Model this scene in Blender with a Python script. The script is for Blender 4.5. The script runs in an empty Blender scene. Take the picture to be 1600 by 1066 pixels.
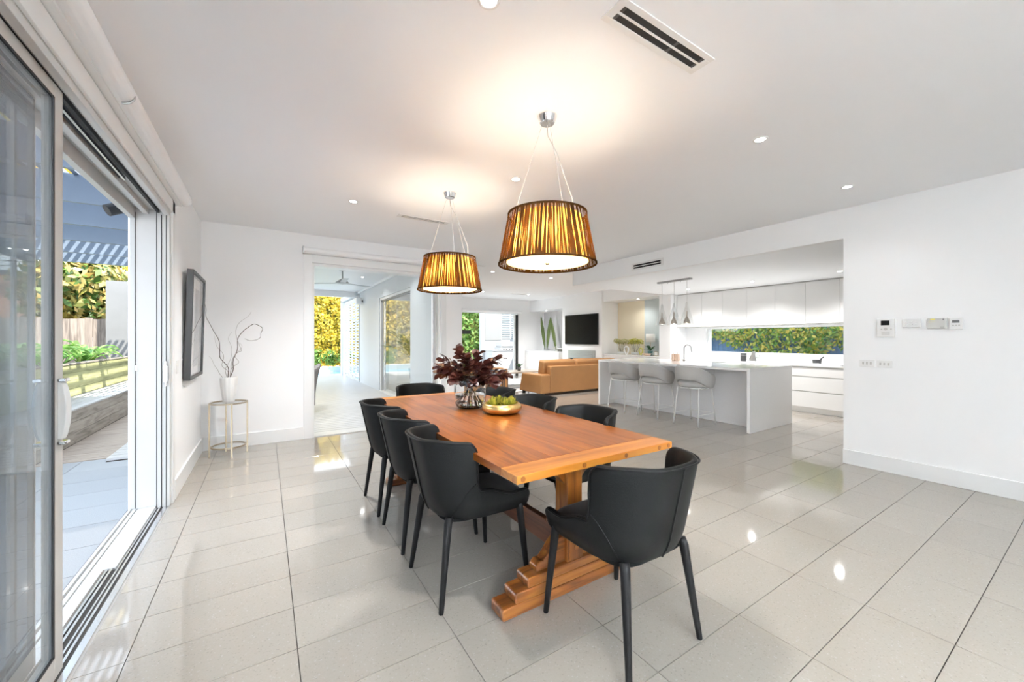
import bpy, bmesh, math, random
from mathutils import Vector, Matrix, noise
random.seed(7)
PI = math.pi
S = bpy.context.scene
C = S.collection

# ------------------------------------------------------------------ camera
YAW, FPX, HC = 0.56591, 606.95, 1.3215
cam = bpy.data.cameras.new('camera'); cam_o = bpy.data.objects.new('camera', cam); C.objects.link(cam_o)
cam.sensor_width = 36; cam.lens = 36 * FPX / 1600; cam.clip_start = .05; cam.clip_end = 200
cam.shift_y = (530.28 - 533) / 1600
cam_o.location = (0, 0, HC); cam_o.rotation_euler = (PI / 2, 0, -YAW)
S.camera = cam_o

# ------------------------------------------------------------------ world, sun, exposure
S.view_settings.view_transform = 'Standard'; S.view_settings.look = 'None'
S.view_settings.gamma = 1; S.view_settings.use_curve_mapping = False
S.view_settings.exposure = 1.56
try:
    S.cycles.use_denoising = True
    S.cycles.max_bounces = 14; S.cycles.diffuse_bounces = 7; S.cycles.glossy_bounces = 6
    S.cycles.transmission_bounces = 10; S.cycles.transparent_max_bounces = 24
    S.cycles.sample_clamp_indirect = 6; S.cycles.caustics_reflective = False; S.cycles.caustics_refractive = False
except Exception: pass
W = bpy.data.worlds.new('sky'); S.world = W; W.use_nodes = True
wn = W.node_tree.nodes; wl = W.node_tree.links; wn.clear()
wo = wn.new('ShaderNodeOutputWorld'); wb = wn.new('ShaderNodeBackground')
wtc = wn.new('ShaderNodeTexCoord'); wsep = wn.new('ShaderNodeSeparateXYZ'); wr = wn.new('ShaderNodeValToRGB')
wr.color_ramp.elements[0].position = 0.0; wr.color_ramp.elements[0].color = (.93, .965, 1, 1)
wr.color_ramp.elements[1].position = 0.7; wr.color_ramp.elements[1].color = (.66, .81, 1, 1)
wl.new(wtc.outputs['Generated'], wsep.inputs[0]); wl.new(wsep.outputs['Z'], wr.inputs[0])
wl.new(wr.outputs[0], wb.inputs[0]); wl.new(wb.outputs[0], wo.inputs[0])
wb.inputs[1].default_value = 1.95
sun = bpy.data.lights.new('sun', 'SUN'); sun.energy = 5.2; sun.angle = .009; sun.color = (1, .95, .86)
sun_o = bpy.data.objects.new('sun', sun); C.objects.link(sun_o); sun_o.location = (-8, -8, 20)
sun_o.rotation_euler = Vector((-.48, .50, -1)).to_track_quat('-Z', 'Y').to_euler()
DOWNLIGHT_W = 38.0
def area(name, loc, rot, sx, sy, e, col=(1, 1, 1)):
    l = bpy.data.lights.new(name, 'AREA'); l.shape = 'RECTANGLE'; l.size = sx; l.size_y = sy; l.energy = e; l.color = col
    o = bpy.data.objects.new(name, l); C.objects.link(o); o.location = loc; o.rotation_euler = rot; return o
# unseen fill light added behind the camera, set at an assumed window
area('rear_fill_light', (.7, -2.44, 1.65), (PI / 2 + .95, 0, PI + .15), 2.0, 1.4, 820, (.88, .95, 1)).data.spread = 1.9

# ------------------------------------------------------------------ materials
MATS = {}
def newmat(name):
    m = bpy.data.materials.new(name); m.use_nodes = True; m.node_tree.nodes.clear()
    o = m.node_tree.nodes.new('ShaderNodeOutputMaterial'); MATS[name] = m
    return m, m.node_tree.nodes, m.node_tree.links, o
def pbr(name, col, rough=.5, metal=0, noise_scale=None, noise_amt=.08, bump=0, bump_scale=80, coat=0, stretch=None, trans=0, ior=1.5, rnd=0, spec=None, sheen=0):
    m, n, l, o = newmat(name)
    b = n.new('ShaderNodeBsdfPrincipled'); l.new(b.outputs[0], o.inputs[0])
    b.inputs['Base Color'].default_value = (*col, 1); b.inputs['Roughness'].default_value = rough
    b.inputs['Metallic'].default_value = metal; b.inputs['IOR'].default_value = ior
    b.inputs['Transmission Weight'].default_value = trans; b.inputs['Coat Weight'].default_value = coat
    b.inputs['Coat Roughness'].default_value = .08; b.inputs['Sheen Weight'].default_value = sheen
    if spec is not None: b.inputs['Specular IOR Level'].default_value = spec
    tc = n.new('ShaderNodeTexCoord'); mp = n.new('ShaderNodeMapping'); l.new(tc.outputs['Object'], mp.inputs[0])
    if stretch: mp.inputs['Scale'].default_value = stretch
    last = None
    if noise_scale:
        t = n.new('ShaderNodeTexNoise'); t.inputs['Scale'].default_value = noise_scale; t.inputs['Detail'].default_value = 5
        l.new(mp.outputs[0], t.inputs[0])
        mx = n.new('ShaderNodeMix'); mx.data_type = 'RGBA'
        mx.inputs[6].default_value = (*[max(0, c * (1 - noise_amt)) for c in col], 1)
        mx.inputs[7].default_value = (*[min(1, c * (1 + noise_amt)) for c in col], 1)
        l.new(t.outputs[0], mx.inputs[0]); last = mx.outputs[2]
    if rnd:
        oi = n.new('ShaderNodeObjectInfo'); hs = n.new('ShaderNodeHueSaturation'); mr = n.new('ShaderNodeMapRange')
        mr.inputs[3].default_value = 1 - rnd; mr.inputs[4].default_value = 1 + rnd
        l.new(oi.outputs['Random'], mr.inputs[0]); l.new(mr.outputs[0], hs.inputs['Value'])
        if last: l.new(last, hs.inputs['Color'])
        else: hs.inputs['Color'].default_value = (*col, 1)
        last = hs.outputs[0]
    if last: l.new(last, b.inputs['Base Color'])
    if bump:
        t2 = n.new('ShaderNodeTexNoise'); t2.inputs['Scale'].default_value = bump_scale; t2.inputs['Detail'].default_value = 4
        l.new(mp.outputs[0], t2.inputs[0]); bp = n.new('ShaderNodeBump'); bp.inputs['Strength'].default_value = bump
        bp.inputs['Distance'].default_value = .01; l.new(t2.outputs[0], bp.inputs['Height']); l.new(bp.outputs[0], b.inputs['Normal'])
    return m
def emis(name, col, st):
    m, n, l, o = newmat(name); e = n.new('ShaderNodeEmission'); e.inputs[0].default_value = (*col, 1); e.inputs[1].default_value = st
    l.new(e.outputs[0], o.inputs[0]); return m
def pane_mat(name, tint=(1, 1, 1), ior=1.45, base=.0, refl=1.0):
    m, n, l, o = newmat(name); t = n.new('ShaderNodeBsdfTransparent'); t.inputs[0].default_value = (*tint, 1)
    g = n.new('ShaderNodeBsdfGlossy'); g.inputs['Roughness'].default_value = 0.0; g.inputs[0].default_value = (refl, refl, refl, 1)
    lw = n.new('ShaderNodeLayerWeight'); lw.inputs[0].default_value = .5; pw = n.new('ShaderNodeMath'); pw.operation = 'POWER'; pw.inputs[1].default_value = 5
    ma = n.new('ShaderNodeMath'); ma.operation = 'MULTIPLY_ADD'; r0 = ((ior - 1) / (ior + 1)) ** 2; ma.inputs[1].default_value = (1 - r0) * .8; ma.inputs[2].default_value = r0
    l.new(lw.outputs['Facing'], pw.inputs[0]); l.new(pw.outputs[0], ma.inputs[0]); mx = n.new('ShaderNodeMixShader')
    l.new(ma.outputs[0], mx.inputs[0]); l.new(t.outputs[0], mx.inputs[1]); l.new(g.outputs[0], mx.inputs[2]); l.new(mx.outputs[0], o.inputs[0]); return m
def wood(name, c1, c2, c3, axis='Y', rough=.25, coat=.5, scale=1.0, rnd=.12):
    m, n, l, o = newmat(name); b = n.new('ShaderNodeBsdfPrincipled'); l.new(b.outputs[0], o.inputs[0])
    tc = n.new('ShaderNodeTexCoord'); oi = n.new('ShaderNodeObjectInfo'); ad = n.new('ShaderNodeVectorMath'); ad.operation = 'ADD'
    sc = n.new('ShaderNodeVectorMath'); sc.operation = 'SCALE'; cb = n.new('ShaderNodeCombineXYZ')
    for i in range(3): l.new(oi.outputs['Random'], cb.inputs[i])
    l.new(cb.outputs[0], sc.inputs[0]); sc.inputs['Scale'].default_value = 37
    l.new(tc.outputs['Object'], ad.inputs[0]); l.new(sc.outputs[0], ad.inputs[1])
    mp = n.new('ShaderNodeMapping'); l.new(ad.outputs[0], mp.inputs[0])
    k = 14 * scale; mp.inputs['Scale'].default_value = {'X': (1.1, k, k), 'Y': (k, 1.1, k), 'Z': (k, k, 1.1)}[axis]
    nz = n.new('ShaderNodeTexNoise'); nz.inputs['Scale'].default_value = 1.6; nz.inputs['Detail'].default_value = 7; nz.inputs['Distortion'].default_value = 1.2
    l.new(mp.outputs[0], nz.inputs[0]); r = n.new('ShaderNodeValToRGB'); l.new(nz.outputs[0], r.inputs[0])
    e = r.color_ramp.elements; e[0].position = .3; e[0].color = (*c3, 1); e[1].position = .72; e[1].color = (*c1, 1)
    x = e.new(.5); x.color = (*c2, 1)
    vz = n.new('ShaderNodeTexVoronoi'); vz.inputs['Scale'].default_value = 2.3; mp2 = n.new('ShaderNodeMapping')
    mp2.inputs['Scale'].default_value = {'X': (.8, 2, 2), 'Y': (2, .8, 2), 'Z': (2, 2, .8)}[axis]
    l.new(ad.outputs[0], mp2.inputs[0]); l.new(mp2.outputs[0], vz.inputs[0])
    kr = n.new('ShaderNodeValToRGB'); kr.color_ramp.elements[0].position = .008; kr.color_ramp.elements[0].color = (.25, .16, .1, 1)
    kr.color_ramp.elements[1].position = .028; kr.color_ramp.elements[1].color = (1, 1, 1, 1); l.new(vz.outputs['Distance'], kr.inputs[0])
    mu = n.new('ShaderNodeMix'); mu.data_type = 'RGBA'; mu.blend_type = 'MULTIPLY'; mu.inputs[0].default_value = .5
    l.new(r.outputs[0], mu.inputs[6]); l.new(kr.outputs[0], mu.inputs[7])
    hs = n.new('ShaderNodeHueSaturation'); mr = n.new('ShaderNodeMapRange'); mr.inputs[3].default_value = 1 - rnd; mr.inputs[4].default_value = 1 + rnd
    l.new(oi.outputs['Random'], mr.inputs[0]); l.new(mr.outputs[0], hs.inputs['Value']); l.new(mu.outputs[2], hs.inputs['Color'])
    l.new(hs.outputs[0], b.inputs['Base Color']); b.inputs['Roughness'].default_value = rough; b.inputs['Coat Weight'].default_value = coat
    b.inputs['Coat Roughness'].default_value = .12
    bp = n.new('ShaderNodeBump'); bp.inputs['Strength'].default_value = .06; bp.inputs['Distance'].default_value = .004
    l.new(nz.outputs[0], bp.inputs['Height']); l.new(bp.outputs[0], b.inputs['Normal'])
    return m
def leafmat(name, cols, rough=.5, transl=.3):
    m, n, l, o = newmat(name); b = n.new('ShaderNodeBsdfPrincipled'); t = n.new('ShaderNodeBsdfTranslucent'); mx = n.new('ShaderNodeMixShader')
    g = n.new('ShaderNodeNewGeometry'); r = n.new('ShaderNodeValToRGB'); oi = n.new('ShaderNodeObjectInfo')
    a = n.new('ShaderNodeMath'); a.operation = 'ADD'; fr = n.new('ShaderNodeMath'); fr.operation = 'FRACT'
    l.new(g.outputs['Random Per Island'], a.inputs[0]); l.new(oi.outputs['Random'], a.inputs[1]); l.new(a.outputs[0], fr.inputs[0])
    l.new(fr.outputs[0], r.inputs[0]); e = r.color_ramp.elements
    e[0].color = (*cols[0], 1); e[1].color = (*cols[-1], 1)
    for i, c in enumerate(cols[1:-1]): x = e.new((i + 1) / (len(cols) - 1)); x.color = (*c, 1)
    l.new(r.outputs[0], b.inputs['Base Color']); l.new(r.outputs[0], t.inputs[0]); b.inputs['Roughness'].default_value = rough
    mx.inputs[0].default_value = transl; l.new(b.outputs[0], mx.inputs[1]); l.new(t.outputs[0], mx.inputs[2]); l.new(mx.outputs[0], o.inputs[0]); return m

wall_m = pbr('wall_paint', (.89, .895, .90), .6, noise_scale=3, noise_amt=.01)
ceil_m = pbr('ceiling_paint', (.91, .925, .945), .7, noise_scale=2, noise_amt=.01)
trim_m = pbr('gloss_trim_paint', (.80, .81, .81), .3)
grout_m = pbr('grout', (.16, .14, .12), .8, noise_scale=60, noise_amt=.2)
alu_m = pbr('white_aluminium', (.60, .60, .59), .32, noise_scale=9, noise_amt=.03)
alug_m = pbr('grey_aluminium', (.55, .54, .52), .35, noise_scale=9, noise_amt=.04)
silver_m = pbr('satin_silver', (.75, .75, .76), .22, 1)
chrome_m = pbr('chrome', (.8, .8, .8), .08, 1)
trackgap_m = pbr('track_gap', (.045, .043, .04), .6)
black_m = pbr('black_rubber', (.012, .012, .013), .6)
dark_m = pbr('dark_recess', (.02, .02, .02), .8)
def tile_material():
    m, n, l, o = newmat('porcelain_tile'); b = n.new('ShaderNodeBsdfPrincipled'); l.new(b.outputs[0], o.inputs[0])
    g = n.new('ShaderNodeNewGeometry'); v = n.new('ShaderNodeTexVoronoi'); v.inputs['Scale'].default_value = 190
    v2 = n.new('ShaderNodeTexNoise'); v2.inputs['Scale'].default_value = 240
    l.new(g.outputs['Position'], v.inputs[0]); l.new(g.outputs['Position'], v2.inputs[0])
    r = n.new('ShaderNodeValToRGB'); e = r.color_ramp.elements
    e[0].position = 0; e[0].color = (.29, .262, .23, 1); e[1].position = 1; e[1].color = (.40, .372, .34, 1)
    x = e.new(.07); x.color = (.345, .311, .270, 1); x = e.new(.96); x.color = (.357, .322, .280, 1)
    sp = n.new('ShaderNodeSeparateColor'); l.new(v.outputs['Color'], sp.inputs[0]); l.new(sp.outputs[0], r.inputs[0])
    hs = n.new('ShaderNodeHueSaturation'); oi = n.new('ShaderNodeObjectInfo'); mr = n.new('ShaderNodeMapRange'); mr.inputs[3].default_value = .975; mr.inputs[4].default_value = 1.025
    l.new(oi.outputs['Random'], mr.inputs[0]); l.new(mr.outputs[0], hs.inputs['Value']); l.new(r.outputs[0], hs.inputs['Color'])
    l.new(hs.outputs[0], b.inputs['Base Color']); b.inputs['Roughness'].default_value = .06; b.inputs['IOR'].default_value = 1.72
    return m
tile_m = tile_material()
leather_m = pbr('charcoal_leather', (.0050, .0053, .0053), .5, noise_scale=14, noise_amt=.25, bump=.12, bump_scale=260, spec=.16)
fabric_black_m = pbr('black_suede_seat', (.010, .010, .011), .85, noise_scale=20, noise_amt=.3, sheen=.1)
piping_m = pbr('black_piping', (.003, .003, .003), .5, spec=.2)
chairleg_m = pbr('charcoal_wrapped_leg', (.007, .007, .0075), .5, noise_scale=12, noise_amt=.2, spec=.2)
table_m = wood('honey_pine_y', (.31, .10, .008), (.23, .06, .004), (.12, .026, .0015), 'Y', .30, .22)
tablex_m = wood('honey_pine_x', (.54, .23, .036), (.46, .165, .022), (.32, .098, .014), 'X', .30, .22)
post_m = wood('honey_pine_z', (.40, .15, .03), (.28, .09, .016), (.12, .034, .008), 'Z', .3, .4)
foot_m = wood('aged_pine_x', (.36, .14, .03), (.22, .068, .014), (.07, .02, .006), 'X', .28, .5)
beam_m = wood('aged_pine_beam', (.20, .07, .03), (.12, .04, .018), (.05, .016, .008), 'Y', .3, .4)
glass_m = pbr('clear_glass', (1, 1, 1), 0.0, trans=1, ior=1.45)
water_m = pbr('water', (.93, .98, .97), 0.0, trans=1, ior=1.33)
pane_m = pane_mat('window_pane', (.97, .98, .98))
tint_m = pane_mat('tinted_pane', (.50, .53, .56), 1.5)
door_glass_m = pane_mat('door_pane', (.93, .95, .96), 1.45)
gold_m = pbr('brushed_gold', (.78, .52, .20), .3, 1, noise_scale=8, noise_amt=.25, bump=.1, bump_scale=40)
brass_m = pbr('antique_brass', (.50, .42, .31), .35, 1, noise_scale=20, noise_amt=.15)
white_gloss_m = pbr('white_cabinet', (.84, .84, .83), .16)
stone_m = pbr('white_stone', (.88, .88, .88), .1, noise_scale=120, noise_amt=.05)
stoneg_m = pbr('island_panel', (.86, .87, .89), .3, noise_scale=60, noise_amt=.03)
grey_fab_m = pbr('grey_boucle', (.50, .495, .485), .9, noise_scale=160, noise_amt=.25, bump=.3, bump_scale=300)
white_metal_m = pbr('white_metal', (.80, .80, .79), .35)
tan_m = pbr('tan_leather', (.42, .205, .072), .5, noise_scale=7, noise_amt=.10, bump=.08, bump_scale=150)
cream_m = pbr('cream_cushion', (.72, .69, .65), .9, noise_scale=30, noise_amt=.08)
tv_m = pbr('tv_screen', (.003, .003, .003), .25, spec=.15)
tvf_m = pbr('tv_frame', (.01, .01, .01), .4)
steel_m = pbr('brushed_steel', (.42, .42, .42), .3, 1)
steeld_m = pbr('dark_steel', (.13, .13, .13), .35, .8)
ceramic_m = pbr('white_ceramic', (.78, .78, .77), .35)
twig_m = pbr('dark_twig', (.10, .075, .065), .8, noise_scale=60, noise_amt=.3)
twigl_m = pbr('pale_twig', (.30, .27, .25), .8, noise_scale=60, noise_amt=.3)
burg_m = leafmat('burgundy_leaf', [(.030, .007, .007), (.055, .013, .010), (.09, .024, .015), (.036, .009, .009), (.15, .052, .03)], .38, .12)
green_m = leafmat('succulent_green', [(.18, .20, .02), (.40, .38, .04), (.56, .46, .06), (.10, .13, .02)], .45, .15)
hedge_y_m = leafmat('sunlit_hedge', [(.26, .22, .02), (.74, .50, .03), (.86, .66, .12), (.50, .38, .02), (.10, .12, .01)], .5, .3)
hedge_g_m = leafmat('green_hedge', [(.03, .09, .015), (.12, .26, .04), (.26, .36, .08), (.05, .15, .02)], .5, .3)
vine_m = leafmat('vine_leaf', [(.02, .08, .01), (.07, .19, .015), (.20, .27, .03), (.42, .34, .05), (.04, .14, .02)], .45, .3)
magnolia_m = leafmat('magnolia_leaf', [(.03, .08, .015), (.10, .18, .03), (.45, .30, .08), (.20, .26, .08), (.62, .42, .14)], .4, .25)
strap_m = leafmat('strap_leaf', [(.14, .34, .06), (.34, .56, .14), (.24, .46, .10), (.60, .66, .28)], .4, .35)
palm_m = leafmat('palm_leaf', [(.02, .07, .025), (.05, .14, .05), (.03, .10, .03)], .5, .2)
agave_m = pbr('green_spear_leaf', (.085, .125, .025), .5, noise_scale=12, noise_amt=.4, stretch=(1, 1, .3))
hydr_m = leafmat('dried_hydrangea', [(.50, .46, .22), (.62, .58, .34), (.36, .38, .10)], .8, .2)
hydry_m = leafmat('yellow_hydrangea', [(.48, .46, .06), (.60, .55, .12), (.26, .30, .04)], .8, .2)
soil_m = pbr('soil', (.05, .035, .025), .95, noise_scale=30, noise_amt=.4)
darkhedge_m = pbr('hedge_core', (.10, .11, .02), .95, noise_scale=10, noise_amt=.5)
paver_m = pbr('granite_paver', (.34, .345, .35), .75, noise_scale=180, noise_amt=.3, rnd=.06)
deck_m = wood('weathered_deck', (.44, .36, .29), (.38, .31, .25), (.26, .21, .17), 'X', .7, 0, .8, .1)
bench_m = wood('weathered_bench', (.42, .38, .33), (.34, .30, .26), (.20, .18, .15), 'Y', .8, 0, .8, .1)
benchtop_m = wood('silvered_bench_seat', (.58, .56, .55), (.50, .48, .47), (.40, .38, .37), 'Y', .6, 0, .8, .08)
planter_m = wood('leaf_lit_planter_board', (.50, .50, .26), (.42, .42, .20), (.30, .30, .15), 'Y', .7, 0, .8, .1)  # yellow-green light from the leaves is put into the board colour
fence_m = wood('grey_paling', (.36, .30, .25), (.27, .22, .18), (.15, .12, .10), 'Z', .85, 0, .8, .2)
pergola_m = pbr('pergola_paint', (.19, .235, .30), .35, noise_scale=4, noise_amt=.08, spec=.5)
artg2_m = pbr('blind_grey', (.22, .22, .215), .7)
gwall2_m = pbr('pale_court_paint', (.36, .36, .36), .7)
court_m = pbr('court_white', (.40, .40, .40), .5)
screen_m = pbr('screen_white', (.52, .54, .56), .5)
gwall_m = pbr('grey_render', (.19, .19, .19), .8, noise_scale=5, noise_amt=.08)
alfwall_m = pbr('alfresco_wall_paint', (.52, .55, .57), .5)
bluefence_m = pbr('dark_blue_paling', (.055, .13, .27), .7, noise_scale=5, noise_amt=.3, stretch=(1, 6, .4))
pool_m = pbr('pool_water', (.10, .36, .46), .05, noise_scale=3, noise_amt=.15, bump=.4, bump_scale=6)
coping_m = pbr('pool_coping', (.42, .42, .41), .7, noise_scale=20, noise_amt=.1)
wicker_m = pbr('grey_wicker', (.25, .23, .22), .7, noise_scale=90, noise_amt=.5, bump=.6, bump_scale=120)
slat_m = pbr('white_louvre', (.74, .75, .76), .4)
rug_m = pbr('pale_rug', (.55, .54, .53), .95, noise_scale=80, noise_amt=.15)
mirror_m = pbr('bronze_mirror', (.70, .73, .75), .03, 1)
creamp_m = pbr('cream_reflection', (.80, .72, .55), .15)
bluegrey_m = pbr('blue_grey_reflection', (.56, .62, .62), .12)  # cream and blue-grey: reflected tones painted for the right niche mirror
paper_m = pbr('paper', (.82, .81, .78), .7)
artg_m = pbr('art_grey', (.30, .30, .31), .6); artl_m = pbr('art_light', (.66, .66, .66), .5)
framb_m = pbr('black_frame', (.014, .014, .014), .4)
navy_m = pbr('black_blue_metal', (.015, .025, .035), .4)
ctop_m = wood('taupe_table_top', (.48, .40, .32), (.42, .35, .28), (.34, .28, .22), 'X', .3, .2)
lamp_shade_m = pbr('white_lampshade', (.85, .83, .78), .8)
pot_m = pbr('charcoal_pot', (.06, .062, .065), .4)
peach_m = pbr('blush_ceramic', (.74, .55, .42), .5)
copper_m = pbr('pale_bronze_bell', (.58, .50, .42), .35, .3)
redbrick_m, n_, l_, o_ = newmat('distant_brick')
b_ = n_.new('ShaderNodeBsdfPrincipled'); l_.new(b_.outputs[0], o_.inputs[0]); bt = n_.new('ShaderNodeTexBrick'); tc_ = n_.new('ShaderNodeTexCoord')
mp_ = n_.new('ShaderNodeMapping'); mp_.inputs['Rotation'].default_value = (PI / 2, 0, 0); l_.new(tc_.outputs['Object'], mp_.inputs[0]); l_.new(mp_.outputs[0], bt.inputs[0])
bt.inputs['Scale'].default_value = 4; bt.inputs['Color1'].default_value = (.42, .15, .07, 1); bt.inputs['Color2'].default_value = (.55, .24, .12, 1); bt.inputs['Mortar'].default_value = (.5, .45, .4, 1)
l_.new(bt.outputs[0], b_.inputs['Base Color']); b_.inputs['Roughness'].default_value = .9

# ------------------------------------------------------------------ helpers
class MB:
    def __init__(s): s.v = []; s.f = []
    def add(s, vs, fs):
        k = len(s.v); s.v += [tuple(v) for v in vs]; s.f += [tuple(i + k for i in f) for f in fs]; return s
    def box(s, x0, x1, y0, y1, z0, z1):
        return s.add([(x0, y0, z0), (x1, y0, z0), (x1, y1, z0), (x0, y1, z0), (x0, y0, z1), (x1, y0, z1), (x1, y1, z1), (x0, y1, z1)],
                     [(0, 3, 2, 1), (4, 5, 6, 7), (0, 1, 5, 4), (1, 2, 6, 5), (2, 3, 7, 6), (3, 0, 4, 7)])
    def tube(s, pts, r, n=8, cap=True):
        pts = [Vector(p) for p in pts]; N = len(pts); rs = r if isinstance(r, (list, tuple)) else [r] * N
        vs = []; up = None
        for i, p in enumerate(pts):
            d = (pts[min(i + 1, N - 1)] - pts[max(i - 1, 0)]).normalized()
            if up is None:
                up = Vector((0, 0, 1)) if abs(d.z) < .9 else Vector((1, 0, 0))
            a = d.cross(up)
            if a.length < 1e-5: a = d.orthogonal()
            a.normalize(); b = d.cross(a).normalized(); up = -b if False else a.cross(d)
            for k in range(n):
                t = 2 * PI * k / n; vs.append(p + (a * math.cos(t) + b * math.sin(t)) * rs[i])
        fs = [(i * n + k, i * n + (k + 1) % n, (i + 1) * n + (k + 1) % n, (i + 1) * n + k) for i in range(N - 1) for k in range(n)]
        if cap: fs += [tuple(reversed(range(n))), tuple((N - 1) * n + k for k in range(n))]
        return s.add(vs, fs)
    def lathe(s, prof, n=32, c=(0, 0, 0), cap0=False, cap1=False):
        vs = [(c[0] + r * math.cos(2 * PI * k / n), c[1] + r * math.sin(2 * PI * k / n), c[2] + z) for r, z in prof for k in range(n)]
        fs = [(i * n + k, i * n + (k + 1) % n, (i + 1) * n + (k + 1) % n, (i + 1) * n + k) for i in range(len(prof) - 1) for k in range(n)]
        if cap0: fs.append(tuple(reversed(range(n))))
        if cap1: fs.append(tuple((len(prof) - 1) * n + k for k in range(n)))
        return s.add(vs, fs)
    def prism(s, poly, a0, a1, axis='Y'):
        # poly in the plane perpendicular to axis; axis Y: (x,z); axis X: (y,z); axis Z: (x,y)
        f = {'Y': lambda p, a: (p[0], a, p[1]), 'X': lambda p, a: (a, p[0], p[1]), 'Z': lambda p, a: (p[0], p[1], a)}[axis]
        n = len(poly); return s.add([f(p, a0) for p in poly] + [f(p, a1) for p in poly],
            [tuple(range(n)), tuple(reversed(range(n, 2 * n)))] + [(i, i + n, (i + 1) % n + n, (i + 1) % n) for i in range(n)])
    def mesh(s, name, smooth=False):
        me = bpy.data.meshes.new(name); me.from_pydata(s.v, [], s.f)
        bm = bmesh.new(); bm.from_mesh(me); bmesh.ops.recalc_face_normals(bm, faces=bm.faces); bm.to_mesh(me); bm.free()
        if smooth: me.polygons.foreach_set('use_smooth', [True] * len(me.polygons))
        return me
    def build(s, name, mat, parent=None, bevel=0, smooth=False, sub=0, seg=2, loc=None, rot=None, solid=0):
        me = s.mesh(name, smooth); me.materials.append(mat); return place(name, me, parent, bevel, sub, seg, loc, rot, solid, smooth)
def place(name, me, parent=None, bevel=0, sub=0, seg=2, loc=None, rot=None, solid=0, smooth=False):
    o = bpy.data.objects.new(name, me); C.objects.link(o)
    if parent is not None: o.parent = parent
    if loc: o.location = loc
    if rot: o.rotation_euler = rot
    if solid: m = o.modifiers.new('s', 'SOLIDIFY'); m.thickness = solid; m.offset = 0
    if bevel: m = o.modifiers.new('b', 'BEVEL'); m.width = bevel; m.segments = seg; m.limit_method = 'ANGLE'; m.angle_limit = .6
    if sub: m = o.modifiers.new('u', 'SUBSURF'); m.levels = sub; m.render_levels = sub
    return o
def thing(name, label, cat, loc=(0, 0, 0), rz=0, group=None):
    o = bpy.data.objects.new(name, None); C.objects.link(o); o.location = loc; o.rotation_euler = (0, 0, rz)
    o.empty_display_size = .1; return tag(o, label, cat, group)
def tag(o, label, cat, group=None):
    o['label'] = label; o['category'] = cat
    if group: o['group'] = group
    return o
def struct(o): o['kind'] = 'structure'; return o
def stuff(o): o['kind'] = 'stuff'; return o
def kids(o): return [c for c in ALLKIDS() if c.parent == o]
def ALLKIDS(): return list(C.objects)
def copy_tree(o, parent=None, table=None):
    if table is None:
        table = {}
        for c in C.objects:
            if c.parent is not None: table.setdefault(c.parent.name, []).append(c)
    n = o.copy(); C.objects.link(n); n.parent = parent
    for ch in table.get(o.name, []): copy_tree(ch, n, table)
    return n
def B(name, x0, x1, y0, y1, z0, z1, mat, parent=None, bevel=.0, **k):
    cx, cy, cz = (x0 + x1) / 2, (y0 + y1) / 2, (z0 + z1) / 2
    hx, hy, hz = abs(x1 - x0) / 2, abs(y1 - y0) / 2, abs(z1 - z0) / 2
    return MB().box(-hx, hx, -hy, hy, -hz, hz).build(name, mat, parent, bevel, loc=(cx, cy, cz), **k)
def label(o, t): o['label'] = t; return o

# ------------------------------------------------------------------ shell: floor and tiles
XL, XR, YB, ZC, ZK = -.64, 5.23, 5.83, 2.72, 2.40
floor = struct(MB().add([], []).box(-.665, 8.9, -2.6, 5.84, -.12, -.009).box(2.73, 8.9, 5.84, 11.75, -.12, -.009).build('floor', grout_m))
tmesh = {}
rest = MB()
XS = [-.64] + [-.484 + .6 * i for i in range(0, 17)]; XS = [x for x in XS if x < 8.75] + [8.8]
Y0T = 2.19
YS = [-2.55] + [Y0T + .3 * j for j in range(-15, 33)]; YS = [y for y in YS if y < 11.65] + [11.7]
cells = []
sY, cY = math.sin(YAW), math.cos(YAW)
for i in range(len(XS) - 1):
    for j in range(len(YS) - 1):
        x0, x1, y0, y1 = XS[i], XS[i + 1], YS[j], YS[j + 1]
        if y1 > 5.83 and x1 < 2.9:
            if y0 > 5.84 or x0 < 2.73 and y0 >= 5.83: continue
            y1 = min(y1, 5.83)
        if x0 > XR - .2 and y1 < 1.5 and x0 > 5.2: pass
        mx, my = (x0 + x1) / 2, (y0 + y1) / 2
        fw = mx * sY + my * cY; r = mx * cY - my * sY
        vis = fw > .9 and abs(r / fw) < 1.42 and not (mx > 5.3 and my < 1.6)
        cells.append((fw if vis else 99 + abs(fw), x0, x1, y0, y1))
cells.sort()
G = .0016
for k, (d, x0, x1, y0, y1) in enumerate(cells):
    w, h = x1 - x0 - 2 * G, y1 - y0 - 2 * G
    if w < .02 or h < .02: continue
    if k < 296 and d < 90:
        key = (round(w, 3), round(h, 3))
        if key not in tmesh:
            e = .0004; mb = MB()
            a, b = w / 2, h / 2
            mb.add([(-a, -b, -.009), (a, -b, -.009), (a, b, -.009), (-a, b, -.009), (-a, -b, -e), (a, -b, -e), (a, b, -e), (-a, b, -e),
                    (-a + e, -b + e, 0), (a - e, -b + e, 0), (a - e, b - e, 0), (-a + e, b - e, 0)],
                   [(0, 1, 5, 4), (1, 2, 6, 5), (2, 3, 7, 6), (3, 0, 4, 7), (4, 5, 9, 8), (5, 6, 10, 9), (6, 7, 11, 10), (7, 4, 8, 11), (8, 9, 10, 11)])
            me = mb.mesh('tile'); me.materials.append(tile_m); tmesh[key] = me
        place('tile', tmesh[key], floor, loc=((x0 + x1) / 2, (y0 + y1) / 2, 0))
    else: rest.box(x0 + G, x1 - G, y0 + G, y1 - G, -.009, 0)
stuff(rest.build('tile', tile_m, floor))

# ------------------------------------------------------------------ shell: walls
def wall(name, *boxes, mat=None):
    m = MB()
    for b in boxes: m.box(*b)
    return struct(m.build(name, mat or wall_m))
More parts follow.
